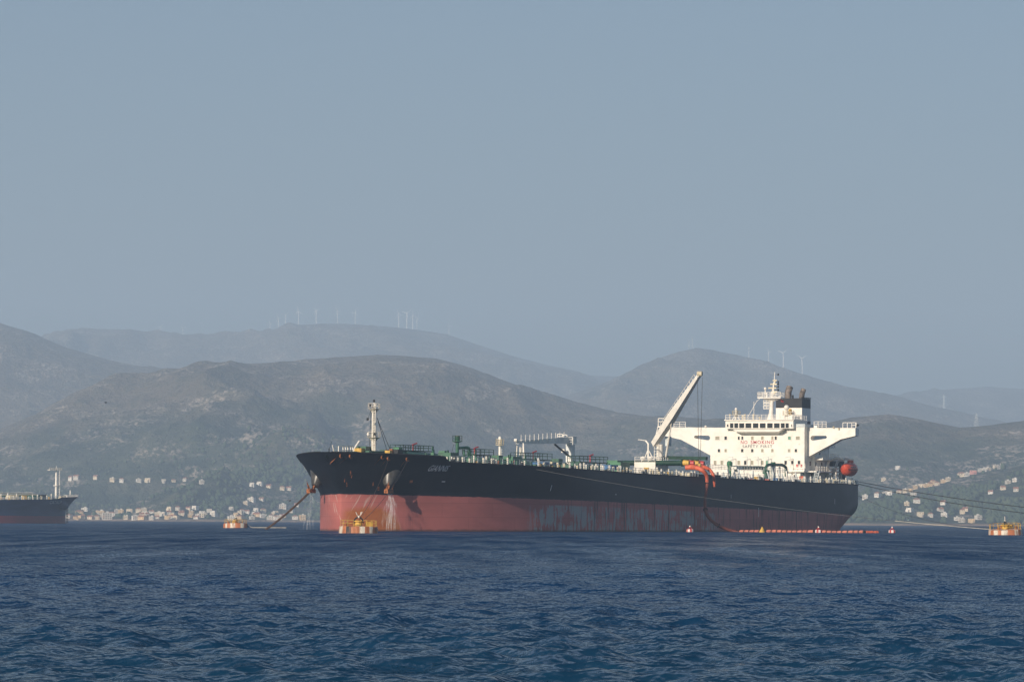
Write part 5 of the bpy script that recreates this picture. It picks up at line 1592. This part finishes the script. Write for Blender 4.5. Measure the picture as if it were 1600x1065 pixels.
bl = Vector((buoyL.location.x + 2.6, buoyL.location.y, 1.1))
fr = thing('floating_rope', 'slack white rope floating out from the buoy off the village', 'rope', bl)
MB().tube([Vector((x, 0.4 * math.sin(x * 0.5), max(0.10, 1.1 - 0.9 * x) - 1.1)) for x in np.linspace(0, 9.5, 22)], 0.09, 5).build('rope', M['rope'], fr)

# anchor-wash water falling from the hawse pipes
m, nt, b = new_mat('falling_water')
b.inputs['Base Color'].default_value = (0.80, 0.84, 0.86, 1)
b.inputs['Roughness'].default_value = 0.4
b.inputs['Alpha'].default_value = 0.10
M['spray'] = m
def spray(label, origin, out, n, spread, zend=0.1, seed=1):
    r = random.Random(seed)
    o = thing('water_jet', label, 'water', (origin.x, origin.y, 0))
    mb = MB()
    for i in range(n):
        vx = out * r.uniform(0.2, 1.0) + Vector((r.gauss(0, spread), r.gauss(0, spread), 0))
        t0 = r.uniform(0, 0.9); t1 = min(1.0, t0 + r.uniform(0.06, 0.22))
        T_ = math.sqrt(2 * (origin.z - zend) / 9.81)
        pts = []
        for f in np.linspace(t0, t1, 4):
            t = f * T_
            p = origin + vx * t; p.z = origin.z - 0.5 * 9.81 * t * t
            pts.append(p - o.location)
        rr = r.uniform(0.012, 0.04) * (1 + t0)
        mb.tube(pts, [rr * 0.4, rr, rr, rr * 0.3], 4)
    c = mb.build('falling_streaks', M['spray'], o)
    c['kind'] = 'stuff'
port_tip = ship_world(11.4, 7.6, 7.6)
spray('white water pouring from the port anchor pipe down the red bow', port_tip, (A_AFT * -1.0 - A_STB * 1.2) * 0.55, 260, 0.6, seed=2)
spray('thin spray falling from the starboard anchor pipe beside the chain', ship_world(11.0, -7.6, 7.6), (A_AFT * -1.0 + A_STB * 1.2) * 0.7, 50, 0.35, seed=5)

# ================================================================== THE OTHER TANKER
fdir = Vector((0.75, 0.66, 0)).normalized()
FD = 1650.0
fp = at(102, 817, FD)
phi = math.atan2(-fdir.y, -fdir.x)
FS = (0.88, 0.85, 0.80)
ox = fp - Vector((fp.x * 0, 0, fp.z)) + fdir * 7.0 * FS[0]
far_t = thing('oil_tanker', 'distant tanker with navy hull and dull red waterline, only its bow half showing', 'tanker', (ox.x, ox.y, 0), phi)
far_t.scale = FS
me = HULL_ME.copy(); me.materials.clear(); me.materials.append(M['hull_far'])
fhull = link('hull', me, far_t)
me = DECK_ME.copy()
link('deck', me, far_t)
uv, fs = text_mesh('CATALINA', 0.0)
vs = []
for u, vv in uv:
    l = 27 - 12.5 * u; z = 10.1 + 1.7 * vv
    vs.append((l, half(l, z) + 0.12, z))
m_ = paint('faded_white_lettering', (0.50, 0.55, 0.60), 0.6, 0.3, 1.0)
MB().add(vs, fs).build('name_lettering', m_, fhull)
for l in np.arange(24, 150, 2.2):
    k = random.random()
    z = z_top(l)
    o = link('tank_vent', VM[random.choice((0, 1, 0, 4, 3))], far_t, (l, half(l, z) - random.uniform(0.6, 3.5), dz(l)))
    o.scale = (1.6, 1.6, random.uniform(1.0, 2.3))
MB().rail([(l, half(l, z_top(l)) - 0.2, z_top(l)) for l in np.linspace(1.5, 150, 26)], 1.3, 2.4, 0.09).build('railing', M['white'], far_t)
for y, zz, mt in ((0, 3.2, 'white'), (3, 2.2, 'cream'), (6, 1.6, 'green')):
    MB().tube([(l, y, dz(l) + 0.4 + zz) for l in np.linspace(26, 150, 8)], 0.3, 6).build('cargo_pipe', M[mt], far_t)
mb = MB()
for l in np.arange(28, 150, 6):
    mb.bar((l, 0, dz(l)), (l, 0, dz(l) + 3.6), 0.35)
mb.bar((26, 0, dz(30) + 3.7), (150, 0, dz(150) + 3.9), 1.4, 0.25)
mb.build('catwalk', M['white'], far_t)
for l, y, w, h, mt in ((24, 6, 3.2, 2.6, 'dark'), (31, 8, 4, 2.2, 'green'), (44, 10, 5, 2.4, 'cream'), (52, 9, 4, 2.0, 'yellow'), (70, 11, 3, 3.2, 'white'), (11, 3, 3, 1.8, 'cream'), (61, 8, 3, 2.4, 'green'), (38, 11, 2.4, 2.2, 'yellow')):
    MB().prism([(y - w / 2, 0), (y + w / 2, 0), (y + w * 0.3, h), (y - w * 0.3, h)], l - w / 2, l + w / 2).build('deck_gear', M[mt], far_t, loc=(0, 0, dz(l)))
fl_ = 12.5
fm = MB().cyl((fl_, 0, dz(20)), (fl_, 0, 28.2), 0.62, 0.48, 12).build('foremast', M['white'], far_t, True)
MB().box((fl_ - 2.6, -1.0, 27.7), (fl_ + 4.4, 1.0, 28.05)).rail([(fl_ - 2.6, 0.9, 28.05), (fl_ + 4.4, 0.9, 28.05)], 1.0, 1.2, 0.1).build('mast_platform', M['white_rusty'], fm)
MB().cyl((fl_, 0, 19.6), (fl_, 0, 20.0), 1.4, None, 12).build('mast_platform', M['white'], fm)
MB().ladder((fl_ - 1.4, 0.6, 13), (fl_ - 1.3, 0.5, 27.6), (0, 1, 0), 0.9, 0.12, 0.9).build('mast_ladder', M['white'], fm)
MB().cyl((fl_, 0, 28), (fl_, 0, 30), 0.25, 0.1, 6).build('mast_lamp', M['white'], fm)
MB().cyl((5.0, 1, 13), (5.0, 1, 17.5), 0.3, 0.22, 6).build('light_post', M['white'], far_t)
MB().tube([(17, 9.0, 11.0), (14.8, 8.8, 9.6), (12.4, 8.6, 8.4), (12.0, 8.6, 8.1)], [2.9, 2.5, 1.6, 1.2], 16).build('hawse_bell', M['hull_far'], far_t, True)
MB().prism([(-1.6, 13.1), (1.6, 13.1), (1.2, 14.9), (-1.2, 14.9)], 0.6, 7.0).build('bow_bulwark', M['white'], far_t)
fa = far_t.location + Matrix.Rotation(phi, 3, 'Z') @ Vector((12.0 * FS[0], 8.6 * FS[1], 8.0 * FS[2]))
fb = at(113, 820, FD + 4); fb.z = -0.4
chain('dark chain hanging from the distant tanker bow into the water', fa, Vector((fa.x + 0.4, fa.y - 1.0, -0.4)), 0.0, 1.4)

# ================================================================== WIND TURBINES, MASTS AND PYLONS ON THE RIDGES
M['turbine'] = paint('white_turbine', (0.82, 0.82, 0.80), 0.4, 0.04, 0.1)
def turbine_proto():
    parts = []
    tw = MB().cyl((0, 0, -4), (0, 0, 50), 1.6, 1.0, 10).mesh('tower', M['turbine'])
    nc = MB().box((-1.4, -3.4, 49.2), (1.4, 3.2, 52.0)).cyl((0, -3.4, 50.6), (0, -4.6, 50.6), 1.2, 0.5, 10).mesh('nacelle', M['turbine'])
    bl = MB().add([(-0.5, -4.2, 0), (0.5, -4.2, 0), (1.1, -4.2, 5), (-0.5, -4.2, 5), (0.25, -4.25, 23), (0, -4.25, 23), (-0.4, -3.8, 0), (0.4, -3.8, 0), (0.6, -3.9, 5), (-0.4, -3.9, 5), (0.2, -4.1, 23), (0, -4.1, 23)],
                  [(0, 1, 2, 3), (3, 2, 4, 5), (7, 6, 9, 8), (8, 9, 11, 10), (1, 7, 8, 2), (2, 8, 10, 4), (6, 0, 3, 9), (9, 3, 5, 11), (4, 10, 11, 5), (0, 6, 7, 1)]).mesh('blade', M['turbine'])
    return tw, nc, bl
TW, NC, BL = turbine_proto()
TURB = [(250.8, 522.5, 511), (285.7, 527, 512.5), (421.8, 521, 506), (435, 511.5, 496.5), (446, 505.5, 492), (466.5, 502.5, 487), (494, 500.5, 485.5), (527.5, 502, 486.5), (555, 503, 488), (623, 506.5, 491), (635.6, 505, 489.5), (645, 507, 493), (651.5, 508.5, 497), (701.5, 518, 510.5), (1170, 561, 546), (1201, 564.5, 550), (1224, 568, 551.5), (1253.5, 577, 560)]
def turb_label(px):
    if px < 300:
        return 'white wind turbine of the pair on the saddle of the far ridge', 'turbine pair on the saddle'
    if px < 440:
        return 'white wind turbine on the cleared shoulder below the far summit', 'turbines on the cleared shoulder'
    if px < 600:
        return 'white wind turbine in the row along the far summit', 'turbines along the far summit'
    if px < 660:
        return 'white wind turbine in the cluster where the far ridge starts to fall', 'turbine cluster on the falling ridge'
    if px < 800:
        return 'single small wind turbine low on the falling far ridge', None
    return 'faint wind turbine on the slope behind the tanker funnel', 'turbines on the peak behind the funnel'
for i, (px, pyb, pyh) in enumerate(TURB):
    Dk = 13400 if px < 900 else 11000
    d = ray(px, pyb)
    x = d.x * Dk
    z = ground_z(x, Dk)
    want = CAM_H + d.z * Dk
    lb, gr = turb_label(px)
    o = thing('wind_turbine', lb, 'wind turbine', (x, Dk, z), random.uniform(-0.6, 0.6), gr)
    hub = CAM_H + ray(px, pyh).z * Dk
    s = max(0.55, (hub - z) / 50.0)
    o.scale = (s, s, s)
    link('tower', TW, o); link('nacelle', NC, o)
    a0 = random.uniform(0, 2.1)
    for k in range(3):
        b_ = link('blade', BL, o, (0, 0, 50.6)); b_.rotation_euler = (0, a0 + k * 2.0944, 0)
def lattice(label, px, pyb, pyt, Dk, half_w, arms, name, cat):
    d = ray(px, pyb); x = d.x * Dk; z = ground_z(x, Dk)
    H = max(8.0, CAM_H + ray(px, pyt).z * Dk - z)
    o = thing(name, label, cat, (x, Dk, z), 0.4)
    r = max(0.10, H * 0.005)
    mb = MB(); n = 6
    def cn(f):
        w = half_w * (1 - 0.85 * f)
        return [Vector((sx * w, sy * w, H * f)) for sx, sy in ((-1, -1), (1, -1), (1, 1), (-1, 1))]
    for i in range(n):
        a_, b_ = cn(i / n), cn((i + 1) / n)
        for k in range(4):
            mb.bar(a_[k], b_[k], r * 2); mb.bar(a_[k], b_[(k + 1) % 4], r * 1.3); mb.bar(a_[k], a_[(k + 1) % 4], r * 1.2)
    mb.build('lattice_tower', M['grey'], o)
    for f, w in arms:
        MB().bar((-w, 0, H * f), (w, 0, H * f), r * 2).bar((-w, 0, H * f), (0, 0, H * (f + 0.06)), r).bar((w, 0, H * f), (0, 0, H * (f + 0.06)), r).build('cross_arm', M['grey'], o)
lattice('steel lattice power pylon standing on the near dry hill crest', 1525.5, 664, 645.5, 5450, 2.6, ((0.62, 4.2), (0.78, 4.8), (0.92, 3.6)), 'power_pylon', 'pylon')
lattice('faint lattice power pylon on the hazy slope beyond the dry hill', 1475, 636, 617, 11500, 4.5, ((0.65, 8), (0.8, 9), (0.93, 7)), 'power_pylon', 'pylon')
lattice('taller radio mast on the peak behind the tanker crane', 1082, 541, 526, 11000, 1.6, ((0.5, 2.0),), 'radio_mast', 'mast')
lattice('shorter radio mast on the peak behind the tanker crane', 1076.5, 542, 531, 11000, 1.6, ((0.6, 2.0),), 'radio_mast', 'mast')

# ================================================================== HOUSES
WALLS = {'white': paint('whitewashed_wall', (0.78, 0.74, 0.66), 0.9, 0.06, 0.2), 'cream': paint('cream_wall', (0.72, 0.62, 0.46), 0.9, 0.08, 0.2), 'pale': paint('pale_stone_wall', (0.62, 0.58, 0.50), 0.9, 0.1, 0.2), 'pink': paint('pink_wall', (0.55, 0.25, 0.20), 0.9, 0.08, 0.2), 'yellow': paint('ochre_wall', (0.70, 0.52, 0.30), 0.9, 0.08, 0.2)}
M['tile'] = paint('clay_roof_tiles', (0.36, 0.15, 0.085), 0.9, 0.2, 0.4)
M['slab'] = paint('flat_roof_slab', (0.55, 0.52, 0.47), 0.9, 0.1, 0.3)
def house_proto(kind, wall):
    """unit house 10 m wide: returns a list of (part name, mesh)"""
    out = []
    wm = WALLS[wall]
    if kind == 'flat':
        W, D, H = 10, 8, 6.2
        out.append(('wall', MB().box((-W / 2, -D / 2, -5), (W / 2, D / 2, H)).mesh('wall', wm)))
        out.append(('roof', MB().box((-W / 2 - 0.25, -D / 2 - 0.25, H), (W / 2 + 0.25, D / 2 + 0.25, H + 0.35)).box((-1.5, -1, H + 0.35), (2, 2.5, H + 2.2)).mesh('roof', M['slab'])))
        out.append(('balcony', MB().box((-W / 2, -D / 2 - 1.3, 3.0), (W / 2, -D / 2, 3.2)).box((-W / 2, -D / 2 - 1.3, 3.2), (W / 2, -D / 2 - 1.2, 4.0)).mesh('balcony', wm)))
        wins = [(-3.2, 1.6), (0, 1.4), (3.2, 1.6), (-3.2, 4.8), (0, 4.8), (3.2, 4.8)]
    elif kind == 'gable':
        W, D, H = 10, 8, 4.6
        out.append(('wall', MB().box((-W / 2, -D / 2, -5), (W / 2, D / 2, H)).add([(-W / 2, -D / 2, H), (-W / 2, D / 2, H), (-W / 2, 0, H + 2.2), (W / 2, -D / 2, H), (W / 2, D / 2, H), (W / 2, 0, H + 2.2)], [(0, 1, 2), (3, 5, 4)]).mesh('wall', wm)))
        e = 0.5
        out.append(('roof', MB().add([(-W / 2 - e, -D / 2 - e, H - 0.2), (W / 2 + e, -D / 2 - e, H - 0.2), (W / 2 + e, 0, H + 2.5), (-W / 2 - e, 0, H + 2.5), (-W / 2 - e, D / 2 + e, H - 0.2), (W / 2 + e, D / 2 + e, H - 0.2), (-W / 2 - e, -D / 2 - e, H - 0.4), (W / 2 + e, -D / 2 - e, H - 0.4), (-W / 2 - e, D / 2 + e, H - 0.4), (W / 2 + e, D / 2 + e, H - 0.4)], [(0, 1, 2, 3), (3, 2, 5, 4), (6, 7, 1, 0), (8, 4, 5, 9)]).mesh('roof', M['tile'])))
        out.append(('chimney', MB().box((2.2, 0.4, H + 1), (3.0, 1.2, H + 3.4)).mesh('chimney', wm)))
        wins = [(-3.2, 2.4), (3.2, 2.4), (-1.2, 2.4)]
    elif kind == 'hip':
        W, D, H = 10, 9, 6.0
        out.append(('wall', MB().box((-W / 2, -D / 2, -5), (W / 2, D / 2, H)).mesh('wall', wm)))
        e = 0.6
        out.append(('roof', MB().add([(-W / 2 - e, -D / 2 - e, H), (W / 2 + e, -D / 2 - e, H), (W / 2 + e, D / 2 + e, H), (-W / 2 - e, D / 2 + e, H), (-2, 0, H + 2.4), (2, 0, H + 2.4)], [(0, 1, 5, 4), (1, 2, 5), (2, 3, 4, 5), (3, 0, 4), (3, 2, 1, 0)]).mesh('roof', M['tile'])))
        out.append(('balcony', MB().box((-2.5, -D / 2 - 1.3, 2.9), (2.5, -D / 2, 3.1)).box((-2.5, -D / 2 - 1.3, 3.1), (2.5, -D / 2 - 1.2, 3.9)).mesh('balcony', wm)))
        wins = [(-3.3, 1.6), (3.3, 1.6), (-3.3, 4.5), (0, 4.6), (3.3, 4.5)]
    elif kind == 'block':
        W, D, H = 10, 7, 7.5
        out.append(('wall', MB().box((-W / 2, -D / 2, -6), (W / 2, D / 2, H)).mesh('wall', wm)))
        out.append(('roof', MB().box((-W / 2 - 0.2, -D / 2 - 0.2, H), (W / 2 + 0.2, D / 2 + 0.2, H + 0.4)).box((-1, 0, H + 0.4), (1.6, 2, H + 2)).mesh('roof', M['slab'])))
        out.append(('balcony', MB().box((-W / 2 + 0.3, -D / 2 - 1.1, 2.5), (W / 2 - 0.3, -D / 2, 2.65)).mesh('balcony', M['slab'])))
        out.append(('balcony', MB().box((-W / 2 + 0.3, -D / 2 - 1.1, 5.0), (W / 2 - 0.3, -D / 2, 5.15)).mesh('balcony', M['slab'])))
        wins = [(x, z) for x in (-3.6, -1.2, 1.2, 3.6) for z in (1.2, 3.8, 6.3)]
    else:   # cube
        W, D, H = 10, 9, 7
        out.append(('wall', MB().box((-W / 2, -D / 2, -6), (W / 2, D / 2, H)).box((-W / 2 + 0.002, -D / 2 - 2.5, -6), (W * 0.1, -D / 2 - 0.002, H * 0.55)).mesh('wall', wm)))
        out.append(('roof', MB().box((-W / 2 - 0.2, -D / 2 - 0.2, H), (W / 2 + 0.2, D / 2 + 0.2, H + 0.3)).mesh('roof', M['slab'])))
        wins = [(3, 2), (3, 5), (-2.5, 5.4)]
    wme = MB().box((-0.6, -0.06, -0.7), (0.6, 0.08, 0.7)).mesh('window', M['glass'])
    dme = MB().box((-0.55, -0.06, -1.1), (0.55, 0.08, 1.1)).mesh('door', M['rust'])
    return out, wme, dme, wins, D
PROTO = {}
def make_house(px, py, wpx, kind, wall, label, group, start=3500.0, yaw=None):
    p = hit_ground(px, py, start)
    wm_ = max(5.0, wpx * p.y / FPX)
    s = wm_ / 10.0
    key = (kind, wall)
    if key not in PROTO:
        PROTO[key] = house_proto(kind, wall)
    parts, wme, dme, wins, D = PROTO[key]
    sz = min(1.2, max(0.65, s)) * random.uniform(0.72, 0.95)
    o = thing('house', label, 'house', (p.x, p.y, p.z + 0.2), random.uniform(-0.5, 0.35) if yaw is None else yaw, group)
    o.scale = (s, min(1.4, max(0.8, s)), sz)
    for nm, me in parts:
        link(nm, me, o)
    dd = D / 2
    for k, (x, z) in enumerate(wins):
        if k == 1:
            link('door', dme, o, (x, -dd - 0.02 if kind != 'cube' else -dd - 0.02, max(1.1, z - 0.3)))
        else:
            link('window', wme, o, (x, -dd - 0.02, z))
    return p
KIND = {'flat': 'flat roofed house with balcony', 'gable': 'gabled house with clay tile roof', 'hip': 'house with hipped tile roof', 'block': 'flat roofed block with balconies', 'cube': 'cubic house with low front annexe'}
WN = {'white': 'white', 'cream': 'cream', 'pale': 'stone', 'pink': 'pink', 'yellow': 'ochre'}
HP = []
def row(lst, ox, oy, sc_, place, group, choices, start=3500.0):
    bag = []
    for x, y, w in lst:
        w = w * 0.76
        if not bag:
            bag = list(choices); random.shuffle(bag)
        kind, wall = bag.pop()
        HP.append(make_house(ox + x / sc_, oy + y / sc_, w / sc_, kind, wall, f'{WN[wall]} {KIND[kind]} {place}', group, start))
ch_shore = [(k, w) for k in ('flat', 'gable', 'hip', 'cube', 'block') for w in ('white', 'cream', 'pale', 'yellow')]
shore = [(35, 293, 40), (100, 272, 60), (105, 298, 50), (140, 245, 55), (175, 298, 45), (245, 276, 75), (283, 301, 85), (313, 280, 60), (375, 257, 45), (395, 277, 40), (430, 257, 50), (490, 252, 45), (470, 302, 60), (530, 254, 45), (515, 300, 60), (580, 302, 40), (575, 260, 40), (625, 274, 60), (655, 275, 40), (710, 294, 60), (770, 272, 45), (870, 297, 40), (900, 287, 60), (955, 252, 45), (985, 270, 40), (1100, 303, 60), (1270, 282, 60), (1310, 288, 50), (1360, 302, 60), (1420, 302, 50), (1520, 300, 50), (1570, 303, 60), (215, 300, 40), (740, 297, 36), (830, 285, 34), (1130, 280, 40), (1160, 300, 50), (610, 296, 36), (345, 262, 34), (545, 285, 36), (680, 299, 34)]
for k_ in range(30):
    shore.append((random.uniform(40, 1580), random.uniform(262, 303), random.uniform(26, 40)))
row(shore, 100, 740, 4.21, 'on the low waterfront below the wooded slope', 'waterfront village houses', ch_shore)
mid = [(1100, 238, 35), (1200, 205, 40), (1235, 182, 55), (1300, 178, 22), (1170, 257, 35), (1205, 259, 40), (1265, 249, 40), (1310, 252, 40), (1440, 232, 60), (700, 240, 30), (750, 241, 35), (820, 237, 25), (865, 237, 40), (1530, 215, 30), (1500, 255, 34)]
row(mid, 100, 740, 4.21, 'among trees just above the waterfront village', 'houses above the waterfront village', [(k, w) for k in ('flat', 'gable', 'hip', 'cube') for w in ('white', 'cream', 'pale')])
up = [(82, 38, 44), (45, 40, 26), (210, 40, 36), (320, 52, 40), (380, 52, 36), (490, 54, 40), (552, 56, 46), (655, 60, 26), (720, 60, 30), (800, 54, 16), (905, 64, 22), (1240, 83, 30), (1290, 77, 40), (1350, 92, 40), (1435, 104, 40), (1480, 106, 44)]
row(up, 100, 740, 4.21, 'scattered high on the wooded slope', 'hillside houses above the forest', [(k, w) for k in ('flat', 'gable', 'hip', 'cube') for w in ('white', 'cream', 'pale')], 4400)
spur = [(130, 352, 66), (245, 332, 35), (283, 324, 30), (322, 320, 45), (365, 314, 35), (447, 302, 60), (503, 292, 50), (543, 285, 35), (598, 260, 45), (645, 247, 60), (697, 242, 30), (730, 234, 30), (757, 217, 25), (793, 224, 45), (850, 202, 25), (900, 187, 60)]
row(spur, 1330, 720, 5.926, 'in the row climbing the spur astern', 'row of houses climbing the spur', [(k, w) for k in ('block', 'hip', 'cube', 'flat') for w in ('white', 'cream', 'yellow')])
top = [(1193, 100, 25), (1230, 98, 25), (1268, 92, 25), (1335, 74, 30), (1362, 72, 25), (1402, 62, 12)]
row(top, 1330, 720, 5.926, 'near the top of the spur beyond the pink block', 'houses near the top of the spur', [(k, w) for k in ('block', 'flat') for w in ('cream', 'white', 'pale')])
HP.append(make_house(1330 + 1020 / 5.926, 720 + 147 / 5.926, 12, 'hip', 'cream', 'long cream house with hipped tile roof beside the pink block', None))
HP.append(make_house(1330 + 1070 / 5.926, 720 + 143 / 5.926, 9, 'block', 'white', 'white block with balconies beside the pink block', None))
HP.append(make_house(1330 + 1130 / 5.926, 720 + 123 / 5.926, 10.5, 'cube', 'pink', 'big dusky pink block on the upper spur', None))
low_ = [(575, 330, 40), (515, 412, 60), (605, 388, 75), (640, 517, 50), (735, 517, 50), (865, 517, 75), (545, 470, 30), (825, 467, 25), (855, 405, 22), (1030, 487, 60), (1058, 464, 25), (1175, 542, 35)]
row(low_, 1330, 720, 5.926, 'scattered over the green slope below the spur', 'houses on the green slope', [(k, w) for k in ('gable', 'hip', 'flat', 'cube') for w in ('cream', 'white', 'pale')])
shore2 = [(980, 550, 40), (1030, 567, 60), (1113, 570, 50)]
for (x, y, w), (kd, wl, lb) in zip(shore2, (('flat', 'white', 'small white flat roofed house by the shore under the spur'), ('block', 'pale', 'pale stone block by the shore under the spur'), ('cube', 'yellow', 'ochre cubic house by the shore under the spur'))):
    HP.append(make_house(1330 + x / 5.926, 720 + y / 5.926, w / 5.926, kd, wl, lb, None))
hi = [(300, 184, 62), (430, 80, 35), (1450, 210, 50), (1520, 192, 25), (1405, 264, 30), (1293, 305, 20), (1525, 282, 20)]
row(hi, 1330, 720, 5.926, 'alone on the dry upper hillside', 'lone houses on the dry hillside', [(k, w) for k in ('flat', 'gable', 'cube') for w in ('white', 'cream', 'pale')])

# ================================================================== WOODLAND
def woodland():
    r = np.random.default_rng(5)
    t = (1 + 5 ** 0.5) / 2
    iv = np.array([(-1, t, 0), (1, t, 0), (-1, -t, 0), (1, -t, 0), (0, -1, t), (0, 1, t), (0, -1, -t), (0, 1, -t), (t, 0, -1), (t, 0, 1), (-t, 0, -1), (-t, 0, 1)]) / math.sqrt(1 + t * t)
    ifc = np.array([(0, 11, 5), (0, 5, 1), (0, 1, 7), (0, 7, 10), (0, 10, 11), (1, 5, 9), (5, 11, 4), (11, 10, 2), (10, 7, 6), (7, 1, 8), (3, 9, 4), (3, 4, 2), (3, 2, 6), (3, 6, 8), (3, 8, 9), (4, 9, 5), (2, 4, 11), (6, 2, 10), (8, 6, 7), (9, 8, 1)])
    NT = 80000
    tt = r.uniform(-0.15, 0.145, NT)
    base = 4200 - 550 * sstep(0.04, 0.10, tt)
    D = base + 10 + r.random(NT) ** 1.35 * 2300
    x = tt * D
    z = hill_height(x, D)
    wood = fbm(x / 260, D / 420, 88, 4)
    thin = fbm(x / 60, D / 90, 99, 3)
    dens = np.clip(1.3 - (D - base) / 900, 0.0, 1) * np.clip((wood - 0.34) * 4.0, 0.05, 1) * np.clip((thin - 0.25) * 3, 0.2, 1)
    ok = (z > 2.0) & (r.random(NT) < dens) & (D - base < 1250)
    hx_ = np.array([p.x for p in HP]); hy_ = np.array([p.y for p in HP])
    for a, b_ in zip(hx_, hy_):
        near = (np.abs(x - a * D / b_) < 9) & (D < b_ + 10) & (D > b_ - 95)
        ok &= ~near
    x, D, z = x[ok][:30000], D[ok][:30000], z[ok][:30000]
    n = len(x)
    size = r.uniform(1.5, 3.2, n) * (0.75 + 0.5 * r.random(n))
    hgt = size * r.uniform(0.8, 1.35, n)
    ang = r.uniform(0, 6.28, n)
    jit = 1 + 0.28 * r.standard_normal((n, 12))
    vx = iv[None, :, 0] * np.cos(ang)[:, None] - iv[None, :, 1] * np.sin(ang)[:, None]
    vy = iv[None, :, 0] * np.sin(ang)[:, None] + iv[None, :, 1] * np.cos(ang)[:, None]
    V = np.stack([x[:, None] + vx * jit * size[:, None], D[:, None] + vy * jit * size[:, None], z[:, None] + hgt[:, None] * 0.75 + iv[None, :, 2] * jit * hgt[:, None]], -1).reshape(-1, 3)
    F = (np.arange(n)[:, None, None] * 12 + ifc[None]).reshape(-1, 3)
    me = bpy.data.meshes.new('woodland')
    me.vertices.add(len(V)); me.vertices.foreach_set('co', V.astype(np.float32).ravel())
    me.loops.add(F.size); me.loops.foreach_set('vertex_index', F.astype(np.int32).ravel())
    me.polygons.add(len(F))
    me.polygons.foreach_set('loop_start', np.arange(0, F.size, 3, dtype=np.int32))
    me.polygons.foreach_set('loop_total', np.full(len(F), 3, dtype=np.int32))
    me.update(calc_edges=True)
    m, nt, b = new_mat('olive_and_pine_foliage')
    g = N(nt, 'ShaderNodeNewGeometry').outputs['Random Per Island']
    co = N(nt, 'ShaderNodeTexCoord').outputs['Object']
    c = mixc(nt, g, (0.022, 0.042, 0.016), (0.075, 0.095, 0.042))
    c = mixc(nt, ramp(nt, noise(nt, scaled(nt, co, (0.004, 0.003, 0)), 1, 3), 0.4, 0.65), c, (0.040, 0.066, 0.028))
    nt.links.new(c, b.inputs['Base Color'])
    b.inputs['Roughness'].default_value = 0.9
    me.materials.append(m)
    o = link('woodland', me)
    tag(o, 'dense green pine and olive wood covering the lower slopes', 'wood', None, 'stuff')
    print('trees', n)
woodland()

# ================================================================== GULLS
def gull(label, px, py, D, rz):
    v = at(px, py, D)
    o = thing('gull', label, 'bird', v, rz)
    secs = [(-0.3, 0.02, 0.02), (-0.2, 0.05, 0.05), (0, 0.09, 0.08), (0.2, 0.06, 0.06), (0.3, 0.02, 0.025)]
    mb = MB(); n = 8; vs = []
    for x, a, c in secs:
        for k in range(n):
            t = 2 * math.pi * k / n
            vs.append((x, a * math.cos(t), c * math.sin(t)))
    fs = [(i * n + k, i * n + (k + 1) % n, (i + 1) * n + (k + 1) % n, (i + 1) * n + k) for i in range(4) for k in range(n)]
    mb.add(vs, fs)
    for s in (-1, 1):
        mb.add([(0.12, 0, 0.04), (-0.12, 0, 0.04), (0.16, s * 0.4, 0.24), (-0.06, s * 0.4, 0.22), (-0.05, s * 0.8, 0.12), (-0.12, s * 0.8, 0.11)], [(0, 1, 3, 2), (2, 3, 5, 4)])
    mb.build('body', M['dark'], o)
gull('dark gull flying before the dry shoulder of the coastal hill', 165, 629, 900, 0.6)
gull('dark gull flying low above the anchor chain', 453, 782, 760, 2.4)

# ================================================================== THE AIR
def build_haze():
    m = bpy.data.materials.new('hazy_air')
    m.use_nodes = True
    nt = m.node_tree
    nt.nodes.clear()
    v = nt.nodes.new('ShaderNodeVolumePrincipled')
    v.inputs['Color'].default_value = (0.595, 0.78, 1.0, 1)
    v.inputs['Density'].default_value = HAZE_DENSITY
    v.inputs['Anisotropy'].default_value = 0.0
    out = nt.nodes.new('ShaderNodeOutputMaterial')
    nt.links.new(v.outputs[0], out.inputs['Volume'])
    mb = MB().box((-9800, -9500, -6), (9800, 17500, 960))
    o = mb.build('haze', m)
    return tag(o, kind='stuff')
build_haze()
